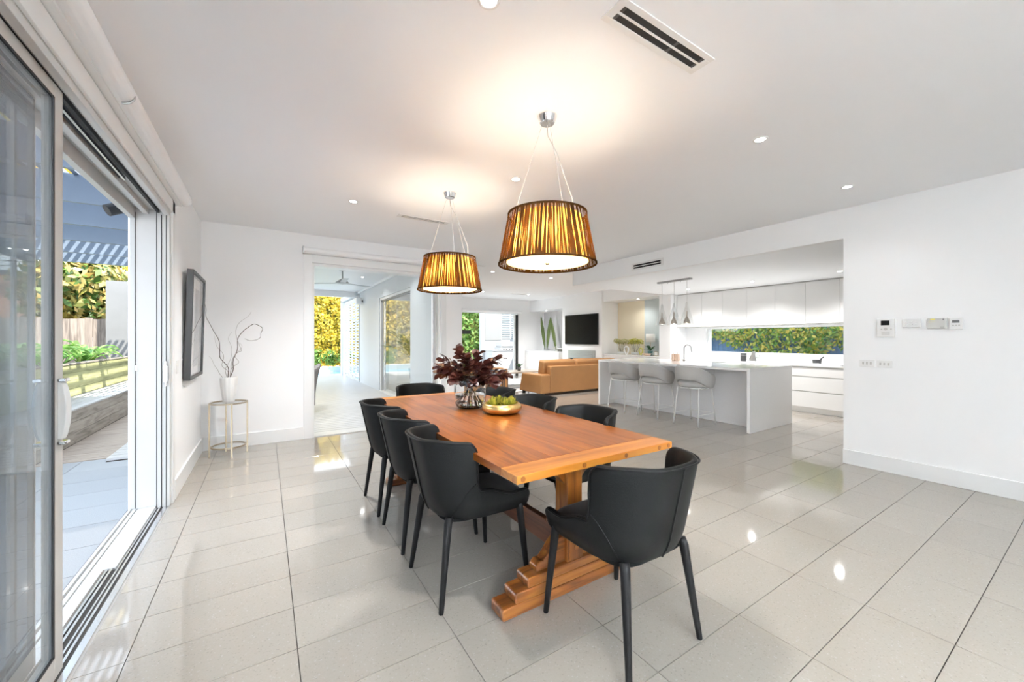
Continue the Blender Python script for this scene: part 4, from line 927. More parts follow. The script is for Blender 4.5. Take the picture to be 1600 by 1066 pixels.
# niche decorations
def hydr_vase(x, y, z, lab, labf, mat, seed):
    v = thing('glass_vase', lab, 'vase', (x, y, z)); MB().lathe([(0, 0), (.10, 0), (.12, .03), (.125, .22), (.12, .26), (.115, .26), (.12, .22), (.115, .035), (0, .01)], 28).build('vase_body', pane_m, v, smooth=True)
    B_ = MB().lathe([(0, .012), (.10, .014), (.112, .04), (.112, .07), (0, .075)], 20).build('pebble_fill', ceramic_m, v)
    f = thing('hydrangea_bunch', labf, 'flowers', (x, y, z)); r_ = random.Random(seed)
    for k in range(6):
        a = 2 * PI * k / 6 + .3; rr = .13 if k else .0; c = (rr * math.cos(a), rr * math.sin(a), .34 + r_.uniform(-.02, .03))
        MB().tube([(c[0] * .1, c[1] * .1, .03), c], .004, 5).build('stem', twig_m, f)
        m = MB()
        for q in range(90):
            th, ph = r_.uniform(0, 2 * PI), math.acos(r_.uniform(-.6, 1)); R = .075
            p = Vector((c[0] + R * math.sin(ph) * math.cos(th), c[1] + R * math.sin(ph) * math.sin(th), c[2] + R * math.cos(ph))); s_ = .018
            u = Vector((r_.uniform(-1, 1), r_.uniform(-1, 1), r_.uniform(-1, 1))).normalized(); w_ = u.orthogonal().normalized()
            m.add([p - u * s_, p - w_ * s_, p + u * s_, p + w_ * s_], [(0, 1, 2, 3)])
        m.build('flower_head', mat, f)
hydr_vase(8.50, 7.62, .90, 'wide glass vase at the left end of the right niche', 'pale dried hydrangeas in the wide glass vase', hydr_m, 1)
hydr_vase(8.50, 7.12, .90, 'glass vase in the middle of the right niche', 'yellow-green hydrangeas in the middle glass vase', hydry_m, 2)
def knot(x, y, z, lab, mat, s=1.0, name='ring_sculpture'):
    m = MB(); N = 28; pts = [(0, .055 * s * math.sin(2 * PI * k / N) * (1 - .35 * math.cos(2 * PI * k / N)), .085 * s - .085 * s * math.cos(2 * PI * k / N) * 1.0 + .018) for k in range(N + 1)]
    o = tag(m.tube(pts, .017 * s, 10).build(name, mat, smooth=True), lab, 'ornament'); o.location = (x, y, z); return o
knot(8.33, 7.28, .90, 'white looped ceramic ornament between the two hydrangea vases', ceramic_m, 1.2)
knot(8.33, 6.80, .90, 'yellow looped ornament right of the hydrangea vases', pbr('chartreuse', (.55, .52, .12), .4), 1.0)
m = tag(MB().lathe([(0, 0), (.07, .0), (.13, .05), (.125, .055), (.06, .012), (0, .012)], 24).build('shallow_dish', peach_m, smooth=True), 'shallow pink dish on the right niche cabinet', 'dish'); m.location = (8.35, 6.62, .90)
t = thing('reflected_lamp', 'stand-in for a reflected slim table lamp with a white drum shade, right niche', 'lamp', (8.62, 6.72, .90))  # solid stand-in for a lamp reflected in the niche mirror
MB().lathe([(0, 0), (.06, 0), (.06, .012), (.008, .02), (.008, .36), (0, .36)], 20).build('base', brass_m, t); MB().lathe([(.12, .34), (.115, .56)], 28).build('lamp_shade', lamp_shade_m, t, smooth=True, solid=.004)
t = thing('photo_frame', 'small framed photo at the right end of the right niche', 'photo frame', (8.38, 6.36, .90), -.2)
B('frame', -.008, .008, -.07, .07, 0, .11, brass_m, t); B('photo', -.0095, -.008, -.055, .055, .015, .095, paper_m, t)
def fan_leaves(t, n, L, mat, seed, z0, spread=1.0, w=.02):
    r_ = random.Random(seed)
    for k in range(n):
        a = 2 * PI * k / n + r_.uniform(-.3, .3); e = r_.uniform(.5, 1.25) * spread; l_ = L * r_.uniform(.75, 1.1); m = MB(); pts = []
        for i in range(9):
            s_ = i / 8; d = l_ * s_; rr = d * math.sin(e * (.35 + .65 * s_)); zz = z0 + d * math.cos(e * (.35 + .75 * s_)); pts.append(Vector((rr * math.cos(a), rr * math.sin(a), zz)))
        m.tube(pts, [.004 * (1 - .7 * i / 8) for i in range(9)], 4)
        sd = Vector((-math.sin(a), math.cos(a), 0))
        for i in range(16):
            s_ = .25 + .75 * i / 16; j = min(7, int(s_ * 8)); p = pts[j].lerp(pts[j + 1], s_ * 8 - j); dr_ = (pts[j + 1] - pts[j]).normalized()
            for sg in (-1, 1):
                ll = L * .30 * math.sin(PI * (.2 + .75 * (s_ - .25))); tip = p + (sd * sg * .8 + dr_ * .7 + Vector((0, 0, -.1))).normalized() * ll
                m.add([p, p + dr_ * w * .5 + (tip - p) * .4, tip, p - dr_ * w * .5 + (tip - p) * .4], [(0, 1, 2, 3)])
        m.build('frond', mat, t)
t = thing('reflected_fern', 'stand-in for a reflected dark green fern in a teal pot, right niche', 'plant', (8.45, 6.60, .90))  # solid stand-in for a plant reflected in the niche mirror
MB().lathe([(0, 0), (.05, 0), (.07, .12), (.06, .12), (0, .10)], 20).build('pot', pbr('teal_pot', (.08, .20, .20), .3), t, smooth=True); fan_leaves(t, 10, .22, palm_m, 5, .10, 1.0)
t = thing('potted_palm', 'tall potted palm in a charcoal planter behind the alfresco glass door', 'plant', (3.15, 9.2, 0))
MB().lathe([(0, 0), (.16, 0), (.24, .62), (.22, .62), (.20, .56), (0, .56)], 28).build('pot', pot_m, t, smooth=False); fan_leaves(t, 16, 1.15, palm_m, 9, .56, .75, .03)
# left niche: tall vases with spear leaves
for k, (y, lab, lf) in enumerate(((11.0, 'left tall glass vase in the niche left of the television', 'two broad green spear leaves in the left niche vase'), (10.48, 'right tall glass vase in the niche left of the television', 'broad green spear leaf in the right niche vase'))):
    v = thing('tall_vase', lab, 'vase', (8.42, y, .915), 0, 'tall glass vases in the left niche'); MB().box(-.06, .06, -.10 + .03 * k, .10 - .03 * k, 0, .31).build('vase_body', pane_m, v, bevel=.004)
    f = thing('spear_leaves', lf, 'leaves', (8.42, y, .915))
    for j in range(2 if k == 0 else 1):
        m = MB(); vs = []; tilt = (-.25 if j == 0 and k == 0 else (.30 if k == 0 else -.0)); H = (1.12, 1.2)[j]
        if k == 1: tilt = .26
        for i in range(13):
            s_ = i / 12; wd = .012 + .085 * math.sin(PI * min(1, s_ * 1.0)) ** .8 if s_ < 1 else 0; z = .05 + H * s_; c_ = tilt * (s_) + (.05 if j else -.05) * (1 - s_)
            if i == 12: wd = 0.001
            vs += [(-.004, c_ - wd, z), (.010, c_, z), (-.004, c_ + wd, z)]
        m.add(vs, [(i * 3 + q, i * 3 + q + 1, i * 3 + q + 4, i * 3 + q + 3) for i in range(12) for q in range(2)]).build('spear_leaf', agave_m, f, solid=.004)
t = thing('desk_clock', 'small dark box clock on the left niche cabinet', 'clock', (8.3, 10.02, .915)); B('clock_body', -.05, .05, -.13, .13, 0, .085, steeld_m, t, .004); B('clock_top', -.05, .05, -.13, .13, .085, .10, white_metal_m, t, .003)
m = MB()
for R, yy in ((.075, 0), (.05, .06)): N = 24; m.tube([(0, yy + R * math.cos(2 * PI * k / N), .09 + R * math.sin(2 * PI * k / N)) for k in range(N + 1)], .005, 6)
tag(m.build('wire_ornament', steel_m), 'fine wire ring ornament between vases and clock', 'ornament').location = (8.3, 10.30, .915)

def cushion(name, x0, x1, y0, y1, z0, z1, mat, parent, puff=.04, rot=None):
    o = B(name, x0, x1, y0, y1, z0, z1, mat, parent, 0); o.modifiers.new('b', 'BEVEL').width = puff; o.modifiers['b'].segments = 4; o.modifiers['b'].limit_method = 'NONE'
    for p in o.data.polygons: p.use_smooth = True
    if rot: o.rotation_euler = rot
    return o
sf = thing('sofa', 'large tan leather sofa with its back to the dining table', 'sofa', (6.5, 7.7, 0))
def SF(n, x0, x1, y0, y1, z0, z1, m, puff=.03, rot=None): return cushion(n, x0 - 6.5, x1 - 6.5, y0 - 7.7, y1 - 7.7, z0, z1, m, sf, puff, rot)
m = MB().prism([(7.20 - 7.7, .06), (7.16 - 7.7, .69), (7.34 - 7.7, .69), (7.45 - 7.7, .06)], 5.62 - 6.5, 7.75 - 6.5, 'X'); m.build('back_frame', tan_m, sf, bevel=.02)
m = MB().prism([(7.18 - 7.7, .06), (7.175 - 7.7, .50), (7.96 - 7.7, .50), (8.08 - 7.7, .06)], 5.34 - 6.5, 5.62 - 6.5, 'X'); m.build('arm', tan_m, sf, bevel=.03)
m = MB().prism([(7.18 - 7.7, .06), (7.175 - 7.7, .50), (7.96 - 7.7, .50), (8.08 - 7.7, .06)], 7.75 - 6.5, 8.0 - 6.5, 'X'); m.build('arm', tan_m, sf, bevel=.03)
SF('seat_base', 5.62, 7.75, 7.40, 8.05, .06, .28, tan_m)
for k in range(2): SF('seat_cushion', 5.63 + k * 1.06, 6.67 + k * 1.06, 7.42, 8.08, .28, .45, tan_m, .05); SF('back_cushion', 5.50 + k * 1.02, 6.50 + k * 1.02, 7.30, 7.52, .44, .83, tan_m, .06, (.15, 0, 0))
SF('back_cushion', 7.55, 7.95, 7.30, 7.52, .44, .82, tan_m, .06, (.15, 0, 0))
for x in (5.4, 7.9):
    for y in (7.25, 7.95): B('foot', x - 6.53, x - 6.47, y - 7.73, y - 7.67, 0, .06, black_m, sf)
tag(cushion('throw_cushion', 5.64, 6.04, 7.62, 7.74, .46, .76, cream_m, None, .05, (.2, 0, .3)), 'cream scatter cushion on the left end of the tan sofa', 'cushion')
ac = thing('armchair', 'tan leather armchair across the rug, left of the sofa', 'armchair', (4.55, 9.0, 0))
for (n, x0, x1, y0, y1, z0, z1) in (('arm', -.45, -.27, -.40, .42, .04, .60), ('arm', .27, .78, -.42, .10, .04, .56), ('seat_base', -.27, .27, -.40, .42, .06, .30), ('seat_cushion', -.26, .26, -.30, .42, .30, .45), ('backrest', -.45, .60, -.50, -.30, .06, .60)):
    cushion(n, x0, x1, y0, y1, z0, z1, tan_m, ac, .03)
for i, (x, y, rr, hh, lab) in enumerate(((4.50, 7.92, .20, .52, 'round black metal nesting table, the lower one left of the sofa'), (4.82, 8.22, .21, .56, 'round black metal nesting table, the taller one left of the sofa'))):
    t = thing('nesting_table', lab, 'side table', (x, y, 0), 0, 'black nesting side tables'); MB().lathe([(0, hh - .012), (rr, hh - .012), (rr, hh), (rr - .012, hh + .012), (rr - .015, hh), (0, hh - .004)], 36).build('tray_top', navy_m, t)
    for k in range(4): a = PI / 2 * k + .4; MB().tube([(rr * .92 * math.cos(a), rr * .92 * math.sin(a), 0), (rr * .92 * math.cos(a), rr * .92 * math.sin(a), hh - .01)], .011, 8).build('leg', navy_m, t)
    N = 28; MB().tube([(rr * .92 * math.cos(2 * PI * k / N), rr * .92 * math.sin(2 * PI * k / N), .05) for k in range(N + 1)], .008, 6).build('lower_ring', navy_m, t)
tag(B('book', 4.74, 4.96, 8.14, 8.30, .5605, .58, cream_m, None, .002), 'pale book lying on the taller black nesting table', 'book')
ct = thing('coffee_table', 'taupe topped coffee table with black metal frame beyond the sofa', 'coffee table', (6.05, 9.1, 0))
B('table_top', -.72, .62, -.35, .35, .40, .435, ctop_m, ct, .004)
m = MB()
for x in (-.6, .5):
    for y in (-.3, .3): m.box(x - .012, x + .012, y - .012, y + .012, 0, .40)
    m.box(x - .012, x + .012, -.3, .3, 0, .022)
m.box(-.6, .5, -.31, -.29, 0, .022).box(-.6, .5, .29, .31, 0, .022); m.build('frame', navy_m, ct)
t = thing('small_plant', 'small dark leafed plant in a glass pot on the coffee table', 'plant', (6.05, 9.15, .435))
MB().lathe([(0, 0), (.05, 0), (.06, .11), (.05, .11), (0, .09)], 16).build('pot', steeld_m, t, smooth=True)
r_ = random.Random(4)
for k in range(8):
    a = 2 * PI * k / 8; m = MB(); l_ = .13; c_, s_ = math.cos(a), math.sin(a); m.add([(0, 0, .09), (c_ * l_ * .5 - s_ * .025, s_ * l_ * .5 + c_ * .025, .17), (c_ * l_, s_ * l_, .18 + .03 * (k % 2)), (c_ * l_ * .5 + s_ * .025, s_ * l_ * .5 - c_ * .025, .17)], [(0, 1, 2, 3)]); m.build('leaf', palm_m, t, solid=.003)
tag(B('rug', 4.4, 7.6, 8.15, 10.9, .0005, .012, rug_m, None, .003), 'pale grey rug under the coffee table', 'rug')

# ------------------------------------------------------------------ foliage helper
def foliage(name, mat, n, sampler, size, seed, parent=None, elong=1.8):
    r_ = random.Random(seed); vs = []; fs = []; k = 0
    for i in range(n):
        p, nr = sampler(r_); u = Vector((r_.gauss(0, 1), r_.gauss(0, 1), r_.gauss(0, 1) - .4)).normalized()
        nn = (nr * .9 + Vector((r_.gauss(0, .6), r_.gauss(0, .6), r_.gauss(0, .6)))).normalized(); u = (u - nn * u.dot(nn)).normalized(); w = nn.cross(u)
        s_ = size * r_.uniform(.6, 1.25); a = s_ * elong / 2; b = s_ / 2
        vs += [p - u * a, p - w * b, p + u * a, p + w * b]; fs.append((k, k + 1, k + 2, k + 3)); k += 4
    return MB().add(vs, fs).build(name, mat, parent)
def bumpy(v, s, a): return noise.noise(Vector(v) * s) * a

# ------------------------------------------------------------------ alfresco beyond the back wall
m = MB(); y = 6.09
while y < 15.7: m.box(-1.5, 2.48, y, y + .122, -.04, -.012); y += .134
alf = struct(MB().box(-1.5, 2.48, 6.08, 15.7, -.10, -.045).build('floor_alfresco', soil_m)); stuff(m.build('deck_board', pbr('pale_deck', (.50, .49, .48), .35, noise_scale=3, noise_amt=.2, stretch=(.6, 8, 1)), alf))
struct(MB().box(-.89, 2.73, 6.08, 13.0, 2.80, 2.95).build('ceiling_alfresco', slat_m))
struct(B('trim_4', -.89, 2.48, 12.85, 13.0, 2.62, 2.80, slat_m)); struct(B('trim_5', 2.42, 2.48, 6.10, 12.84, 2.74, 2.80, slat_m, None, .01))
struct(B('column', 2.36, 2.60, 15.3, 15.6, -.10, 2.72, alfwall_m)); struct(B('beam', 2.36, 2.60, 12.75, 15.6, 2.68, 2.82, alfwall_m))
lv = thing('louvre_screen', 'white louvred shutter screen at the end of the alfresco', 'screen', (2.48, 14.0, 0))
for k in range(5): B('mullion', -.02, .02, -1.22 + k * .60 - .03, -1.22 + k * .60 + .03, .05, 2.62, screen_m, lv)
B('rail', -.025, .025, -1.25, 1.22, 2.58, 2.66, screen_m, lv); B('rail', -.025, .025, -1.25, 1.22, 0, .07, screen_m, lv)
sm_ = MB().box(-.006, .006, -.27, .27, -.03, .03).mesh('slat'); sm_.materials.append(screen_m)
for k in range(4):
    for j in range(28): o = place('slat', sm_, lv, loc=(0, -.92 + k * .60, .11 + j * .09)); o.rotation_euler = (0, -.75, 0)
sp = thing('outdoor_speaker', 'white outdoor speaker fixed high on the alfresco wall', 'speaker', (2.38, 12.3, 2.47)); B('speaker_box', -.10, .05, -.12, .12, -.10, .10, slat_m, sp, .02); B('wall_bracket', .05, .10, -.02, .02, -.02, .02, steeld_m, sp)
fan_m = pbr('fan_grey_white', (.42, .43, .43), .4)
fn = thing('ceiling_fan', 'white ceiling fan on the alfresco ceiling', 'ceiling fan', (1.33, 8.55, 2.80))
MB().lathe([(0, 0), (.075, 0), (.075, -.06), (.06, -.08), (.015, -.085), (.015, -.24), (.05, -.26), (.13, -.32), (.13, -.34), (0, -.36)], 24).build('motor_housing', fan_m, fn, smooth=False)
for k in range(3):
    a = k * 2 * PI / 3 + .45; o = MB().box(.10, .68, -.055, .055, -.336, -.330).build('blade', fan_m, fn, bevel=.002); o.rotation_euler = (0, 0, a)
wc = thing('wicker_chair', 'grey wicker outdoor armchair partly hidden by the door frame', 'chair', (.35, 8.15, 0))
m = MB(); N = 26; V = []
for i in range(N + 1):
    a = -.25 + (PI + .5) * i / N; hh = .86 - .20 * abs(i / N - .5) * 2; row = []
    for k in range(7):
        z = .10 + (hh - .10) * k / 6; fl = .42 + .10 * (k / 6) ** 2; row.append(Vector((fl * math.sin(a) + .0, -fl * math.cos(a) * .95, z)))
    V.append(row)
vs = [v for r in V for v in r]; m.add(vs, [(i * 7 + k, i * 7 + k + 1, (i + 1) * 7 + k + 1, (i + 1) * 7 + k) for i in range(N) for k in range(6)]); m.build('woven_back', wicker_m, wc, solid=.04, smooth=True)
cushion('seat_cushion', -.33, .33, -.33, .33, .36, .46, cream_m, wc, .04); B('woven_seat', -.36, .36, -.36, .36, .26, .36, wicker_m, wc, .02)
for sx in (-1, 1):
    for sy in (-1, 1): MB().tube([(sx * .33, sy * .33, 0), (sx * .33, sy * .33, .27)], [.02, .03], 10).build('leg', wicker_m, wc)
at_ = thing('outdoor_table', 'grey outdoor table beyond the wicker chair', 'table', (.08, 9.8, -.012)); B('table_top', -.52, .52, -.85, .85, .70, .74, wicker_m, at_, .01)
for sx in (-1, 1):
    for sy in (-1, 1): B('leg', sx * .45 - .03, sx * .45 + .03, sy * .78 - .03, sy * .78 + .03, 0, .70, wicker_m, at_, .005)
for yy in (7.4, 9.7): downlight(1.95, yy, 2.80, 'downlight on the alfresco ceiling, ' + ('nearer one' if yy < 8 else 'further one'), .4)
for yy in (7.4, 9.7): downlight(.5, yy, 2.80, 'added unseen alfresco fill downlight left of the fan, ' + ('nearer one' if yy < 8 else 'further one'), 1.6)  # unseen pair added to brighten the alfresco
# pool and hedge
struct(B('pool_coping', -2.5, 5.0, 15.7, 16.2, -.14, -.02, coping_m)); struct(B('pool_water', -2.5, 5.0, 16.2, 18.4, -.5, -.10, pool_m)); struct(B('pool_wall', -2.5, 5.0, 18.4, 18.7, -.5, .12, coping_m))
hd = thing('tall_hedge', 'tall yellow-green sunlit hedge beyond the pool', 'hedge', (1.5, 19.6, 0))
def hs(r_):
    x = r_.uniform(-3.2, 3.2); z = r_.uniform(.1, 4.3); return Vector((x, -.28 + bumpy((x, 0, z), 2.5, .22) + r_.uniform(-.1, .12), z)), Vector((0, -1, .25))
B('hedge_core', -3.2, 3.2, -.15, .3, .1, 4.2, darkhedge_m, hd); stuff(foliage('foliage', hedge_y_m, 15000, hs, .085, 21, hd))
bs = thing('pool_border_shrubs', 'spiky green shrubs at the foot of the yellow hedge', 'shrubs', (1.6, 19.0, .1))
def ss(r_):
    c = r_.randint(0, 5); a = r_.uniform(0, 2 * PI); e = r_.uniform(.1, 1.2); d = r_.uniform(.1, .55); return Vector((-1.6 + c * .62 + d * math.sin(e) * math.cos(a), -.05 + .4 * d * math.sin(e) * math.sin(a), d * math.cos(e) * 1.5)), Vector((math.cos(a), math.sin(a), .5))
stuff(foliage('foliage', hedge_g_m, 1500, ss, .06, 22, bs, 4))
# ------------------------------------------------------------------ beyond the far living door
struct(B('ground_rear_court', 4.5, 11.5, 11.9, 17.5, -.12, -.03, coping_m))
wall('wall_court', (9.45, 9.6, 11.9, 16.2, -.05, 2.6), (7.38, 7.55, 13.95, 14.1, -.05, 3.0), mat=gwall2_m)
bb = thing('outdoor_kitchen', 'white outdoor barbecue bench with a grey blind above it', 'outdoor kitchen', (8.40, 13.65, 0))
B('bench', -.85, 1.0, -.35, .35, 0, .86, court_m, bb); B('bench_top', -.87, 1.0, -.37, .37, .86, .90, court_m, bb); B('splash_panel', -.85, 1.0, .35, .38, .9, 1.28, court_m, bb)
B('grey_blind', -.82, -.05, .33, .35, 1.28, 2.6, artg2_m, bb)
bq2 = thing('barbecue', 'stainless steel hooded barbecue on the outdoor bench', 'barbecue', (8.33, 13.6, .901))
B('hood', -.36, .36, -.25, .25, .10, .30, court_m, bq2, .05); B('firebox', -.38, .38, -.28, .26, .0, .10, court_m, bq2, .01); MB().tube([(-.3, -.31, .16), (.3, -.31, .16)], .012, 8).build('hood_handle', chrome_m, bq2)
for k in range(5): MB().tube([(-.26 + k * .13, -.28, .02), (-.26 + k * .13, -.31, .02)], .025, 12).build('knob', black_m, bq2)
lv2 = thing('louvre_shutter', 'white louvred shutter behind the barbecue', 'shutter', (8.22, 14.05, 1.28))
for x in (.15, .62, 1.08): B('mullion', x - .03, x + .03, -.02, .02, 0, 1.35, court_m, lv2)
B('rail', .12, 1.11, -.02, .02, -.05, .02, court_m, lv2)
s2 = MB().box(-.205, .205, -.006, .006, -.025, .025).mesh('slat'); s2.materials.append(court_m)
for k in range(2):
    for j in range(14): o = place('slat', s2, lv2, loc=(.385 + k * .465, 0, .08 + j * .095)); o.rotation_euler = (.9, 0, 0)
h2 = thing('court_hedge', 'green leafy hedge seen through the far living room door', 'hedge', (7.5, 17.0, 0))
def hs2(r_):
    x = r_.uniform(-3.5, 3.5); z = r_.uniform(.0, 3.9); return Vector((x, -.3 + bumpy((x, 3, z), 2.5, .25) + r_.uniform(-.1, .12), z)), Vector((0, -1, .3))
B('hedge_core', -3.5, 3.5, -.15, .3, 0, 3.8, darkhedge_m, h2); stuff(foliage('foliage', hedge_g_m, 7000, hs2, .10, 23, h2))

# ------------------------------------------------------------------ outside the kitchen window
ff = thing('side_fence', 'dark blue paling fence behind the vine outside the kitchen window', 'fence', (10.6, 4.0, 0))
pm_ = MB().box(-.01, .01, -.058, .058, 0, 1.85).mesh('paling'); pm_.materials.append(bluefence_m)
for k in range(64): place('paling', pm_, ff, loc=(random.uniform(-.006, .006), -3.8 + k * .12, 0))
B('fence_rail', .012, .05, -3.85, 3.85, .9, 1.0, bluefence_m, ff); B('fence_rail', .012, .05, -3.85, 3.85, 1.6, 1.7, bluefence_m, ff)
vn = thing('climbing_vine', 'bright green climbing vine on the fence outside the kitchen window', 'vine', (10.5, 4.0, 0))
def vs2(r_):
    while True:
        y = r_.uniform(-3.6, 3.8); z = r_.uniform(.3, 2.1); d = noise.noise(Vector((y * 1.3, 0, z * 1.6))) + (z - 1.35) * .55
        if d > r_.uniform(-.5, .15): return Vector((-.12 - .15 * max(0, d) + r_.uniform(-.09, .05), y, z)), Vector((-1, 0, .4))
stuff(foliage('foliage', vine_m, 8500, vs2, .06, 31, vn, 2.0))
struct(B('ground_side', 9.0, 12.5, -2, 11.8, -.15, -.05, soil_m))
struct(B('wall_neighbour', 12.4, 12.6, -1, 14, -.1, 3.2, pbr('pale_brick_render', (.66, .56, .48), .9, noise_scale=20, noise_amt=.15)))

# ------------------------------------------------------------------ left garden
gr = struct(MB().box(-6, -.90, -3, 6.28, -.12, -.056).build('ground_patio', grout_m))
xs = [-5.73, -4.93, -4.13, -3.33, -2.53, -1.73, -.93]; ysd = [-2.62 + .42 * k for k in range(21)] + [6.26]
pv = {}
for i in range(6):
    for j in range(len(ysd) - 1):
        w, h = xs[i + 1] - xs[i] - .006, ysd[j + 1] - ysd[j] - .006
        if h < .05: continue
        key = (round(w, 3), round(h, 3))
        if key not in pv:
            me = MB().box(-w / 2, w / 2, -h / 2, h / 2, -.006, 0).mesh('paver'); me.materials.append(paver_m); pv[key] = me
        place('paver', pv[key], gr, loc=((xs[i] + xs[i + 1]) / 2, (ysd[j] + ysd[j + 1]) / 2, -.05))
m = MB(); y = 6.28
while y < 12.0: m.box(-2.10, -.90, y, y + .09, -.075, -.045); y += .096
y = 3.0
gd = struct(MB().box(-2.10, -.90, 6.28, 12.0, -.12, -.08).build('ground_deck', soil_m)); stuff(m.build('deck_board', deck_m, gd))
bn = thing('garden_bench', 'long grey timber bench built against the raised planter', 'bench', (-2.35, 9.1, -.05))
for k in range(3):
    z0 = .01 + k * .142
    for a, b in ((-2.75, -.4), (-.397, 1.4), (1.403, 2.9)): B('front_board', .225, .25, a, b, z0, z0 + .138, bench_m, bn, .003)
for k in range(3): B('end_board', -.25, .25, -2.775, -2.75, .01 + k * .142, .148 + k * .142, bench_m, bn, .003)
for k in range(5): B('seat_board', -.25 + k * .102, -.25 + k * .102 + .097, -2.775, 2.9, .436, .458, benchtop_m, bn, .002)
pl = thing('raised_planter', 'raised timber planter wall with pale green-lit boards behind the bench', 'planter', (-2.62, 9.1, -.05))
for k in range(4): B('wall_board', -.02, .02, -3.6, 2.9, .46 + k * .126, .46 + k * .126 + .122, planter_m, pl, .003)
B('cap_board', -.06, .03, -3.6, 2.9, .965, .99, bench_m, pl, .003); B('planter_soil', -1.2, -.02, -3.6, 2.9, .0, .90, soil_m, pl)
m = MB(); Lf = .62; vs = []
for i in range(10):
    s_ = i / 9; wd = .030 * math.sin(PI * (.12 + .88 * s_)) ** .8 if i < 9 else .001
    y = Lf * (s_ - .18 * s_ * s_ * s_); z = Lf * (.75 * s_ - .62 * s_ * s_); vs += [(-wd, y, z + .012), (0, y, z), (wd, y, z + .012)]
m.add(vs, [(i * 3 + q, i * 3 + q + 1, i * 3 + q + 4, i * 3 + q + 3) for i in range(9) for q in range(2)]); sl = m.mesh('strap_leaf', True); sl.materials.append(strap_m)
r_ = random.Random(8)
names = ['first', 'second', 'third', 'fourth', 'fifth', 'sixth', 'seventh', 'eighth', 'ninth']
for k in range(9):
    y = 6.1 + k * .62; t = thing('strap_leaf_plant', 'leafy clump of green strap leaves in the raised planter, %s from the camera end' % names[k], 'plant', (-2.95 + r_.uniform(-.06, .06), y, .86), 0, 'strap-leaf clumps in the planter')
    for j in range(16):
        o = place('strap_leaf', sl, t, loc=(r_.uniform(-.04, .04), r_.uniform(-.04, .04), 0)); s_ = r_.uniform(.85, 1.25); o.scale = (1.5 * s_, s_, s_ * r_.uniform(1.1, 1.9)); o.rotation_euler = (r_.uniform(-.1, .35), 0, 2 * PI * j / 16 + r_.uniform(-.25, .25))
fe = thing('paling_fence', 'weathered grey paling fence beyond the planter', 'fence', (-5.2, 12.2, 0))
fm = MB().box(-.057, .057, -.009, .009, 0, 1.78).mesh('paling'); fm.materials.append(fence_m)
for k in range(38): place('paling', fm, fe, loc=(-2.2 + k * .118, random.uniform(-.008, .008), random.uniform(-.02, .02)))
B('fence_rail', -2.3, 2.3, .012, .05, 1.4, 1.5, fence_m, fe)
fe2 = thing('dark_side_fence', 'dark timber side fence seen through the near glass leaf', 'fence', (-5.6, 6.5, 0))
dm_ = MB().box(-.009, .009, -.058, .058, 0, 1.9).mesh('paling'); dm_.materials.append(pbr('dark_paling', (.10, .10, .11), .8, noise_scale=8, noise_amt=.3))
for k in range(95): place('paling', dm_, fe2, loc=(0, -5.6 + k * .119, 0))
struct(B('wall_garden', -2.96, -1.0, 12.0, 12.2, -.1, 2.62, gwall_m))
mg = thing('magnolia_tree', 'bushy magnolia with green and bronze leaves above the paling fence', 'tree', (-3.75, 13.3, 0))
MB().tube([(0, 0, 0), (.05, 0, 1.2), (-.05, 0, 2.4)], [.10, .08, .05], 8).build('trunk', twig_m, mg)
def ms(r_):
    th, ph = r_.uniform(0, 2 * PI), math.acos(r_.uniform(-1, 1)); R = r_.uniform(.35, 1.0); n_ = Vector((math.sin(ph) * math.cos(th), math.sin(ph) * math.sin(th), math.cos(ph)))
    return Vector((n_.x * 1.05 * R, n_.y * .8 * R, 2.45 + n_.z * 1.15 * R)) + n_ * bumpy(n_, 3, .3), n_
stuff(foliage('foliage', magnolia_m, 5200, ms, .10, 41, mg, 2.2))
h3 = thing('tall_tree', 'tall sunlit yellow-green tree glimpsed above the pergola', 'tree', (-8.2, 27.0, 0))
MB().tube([(0, 0, 0), (0, 0, 6)], .25, 8).build('trunk', twig_m, h3)
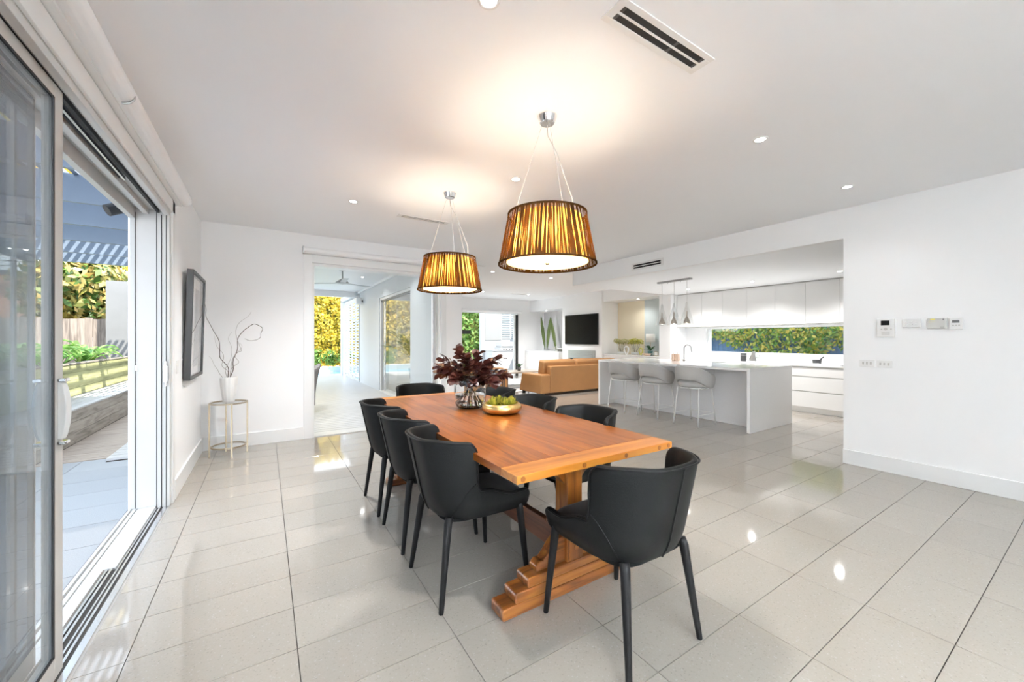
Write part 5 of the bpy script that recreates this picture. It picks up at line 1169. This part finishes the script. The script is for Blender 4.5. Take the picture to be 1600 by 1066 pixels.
def ts2(r_):
    th, ph = r_.uniform(0, 2 * PI), math.acos(r_.uniform(-1, 1)); n_ = Vector((math.sin(ph) * math.cos(th), math.sin(ph) * math.sin(th), math.cos(ph))); R = r_.uniform(.6, 1)
    return Vector((n_.x * 5 * R, n_.y * 2.5 * R, 8.6 + n_.z * 4.6 * R)), n_
stuff(foliage('foliage', hedge_y_m, 6000, ts2, .24, 42, h3))
hs_ = thing('brick_house', 'neighbouring orange brick house seen through the near glass leaf', 'house', (-8.5, 20.0, 0))
B('brick_wall', -5, 3.0, 0, .3, 0, 3.5, redbrick_m, hs_); B('gutter', -5.2, 3.2, -.35, -.2, 3.45, 3.6, steeld_m, hs_)
m = MB()
for k in range(12): m.box(-5, 3.0, -.02 + k * .0, .3, 3.62 + k * .17, 3.77 + k * .17)
stuff(m.build('weatherboard', pbr('pale_weatherboard', (.62, .60, .56), .7, noise_scale=6, noise_amt=.1), hs_)); MB().prism([(-.5, 5.65), (-.5, 5.8), (2.2, 7.4), (2.2, 7.2)], -5.3, 3.3, 'X').build('roof', pbr('roof_tile', (.42, .40, .38), .8, noise_scale=10, noise_amt=.2), hs_)
struct(B('ground_lawn', -14, -2.10, -6, 20, -.16, -.125, soil_m))
# pergola
pg = thing('pergola', 'blue-grey timber pergola with deep beams outside the sliding door', 'pergola', (-2.0, 6.0, 0))
for k in range(11):
    y = -1.0 + k * 1.02 + .13; B('beam', -1.2, 1.10, y - 6.0 - .022, y - 6.0 + .022, 2.60, 2.86, pergola_m, pg, .003)
B('edge_beam', -1.24, -1.20, -7.2, 3.6, 2.56, 2.86, pergola_m, pg, .003); B('wall_plate', 1.06, 1.105, -7.2, 5.9, 2.62, 2.80, pergola_m, pg, .003)
bt_ = MB().box(-.021, .021, -5.6, 5.2, 0, .04).mesh('batten'); bt_.materials.append(pergola_m)
for k in range(22): place('batten', bt_, pg, loc=(-1.17 + k * .105, 0, 2.862))
sl_ = thing('spot_light', 'small black spotlight hanging under the pergola', 'outdoor light', (-1.07, 4.78, 2.50)); MB().tube([(0, 0, 0), (-.09, -.05, -.06)], .05, 16).build('lamp_body', black_m, sl_); MB().tube([(0, 0, 0), (.0, 0, .15), (.135, 0, .15)], .012, 8).build('mount_arm', black_m, sl_)
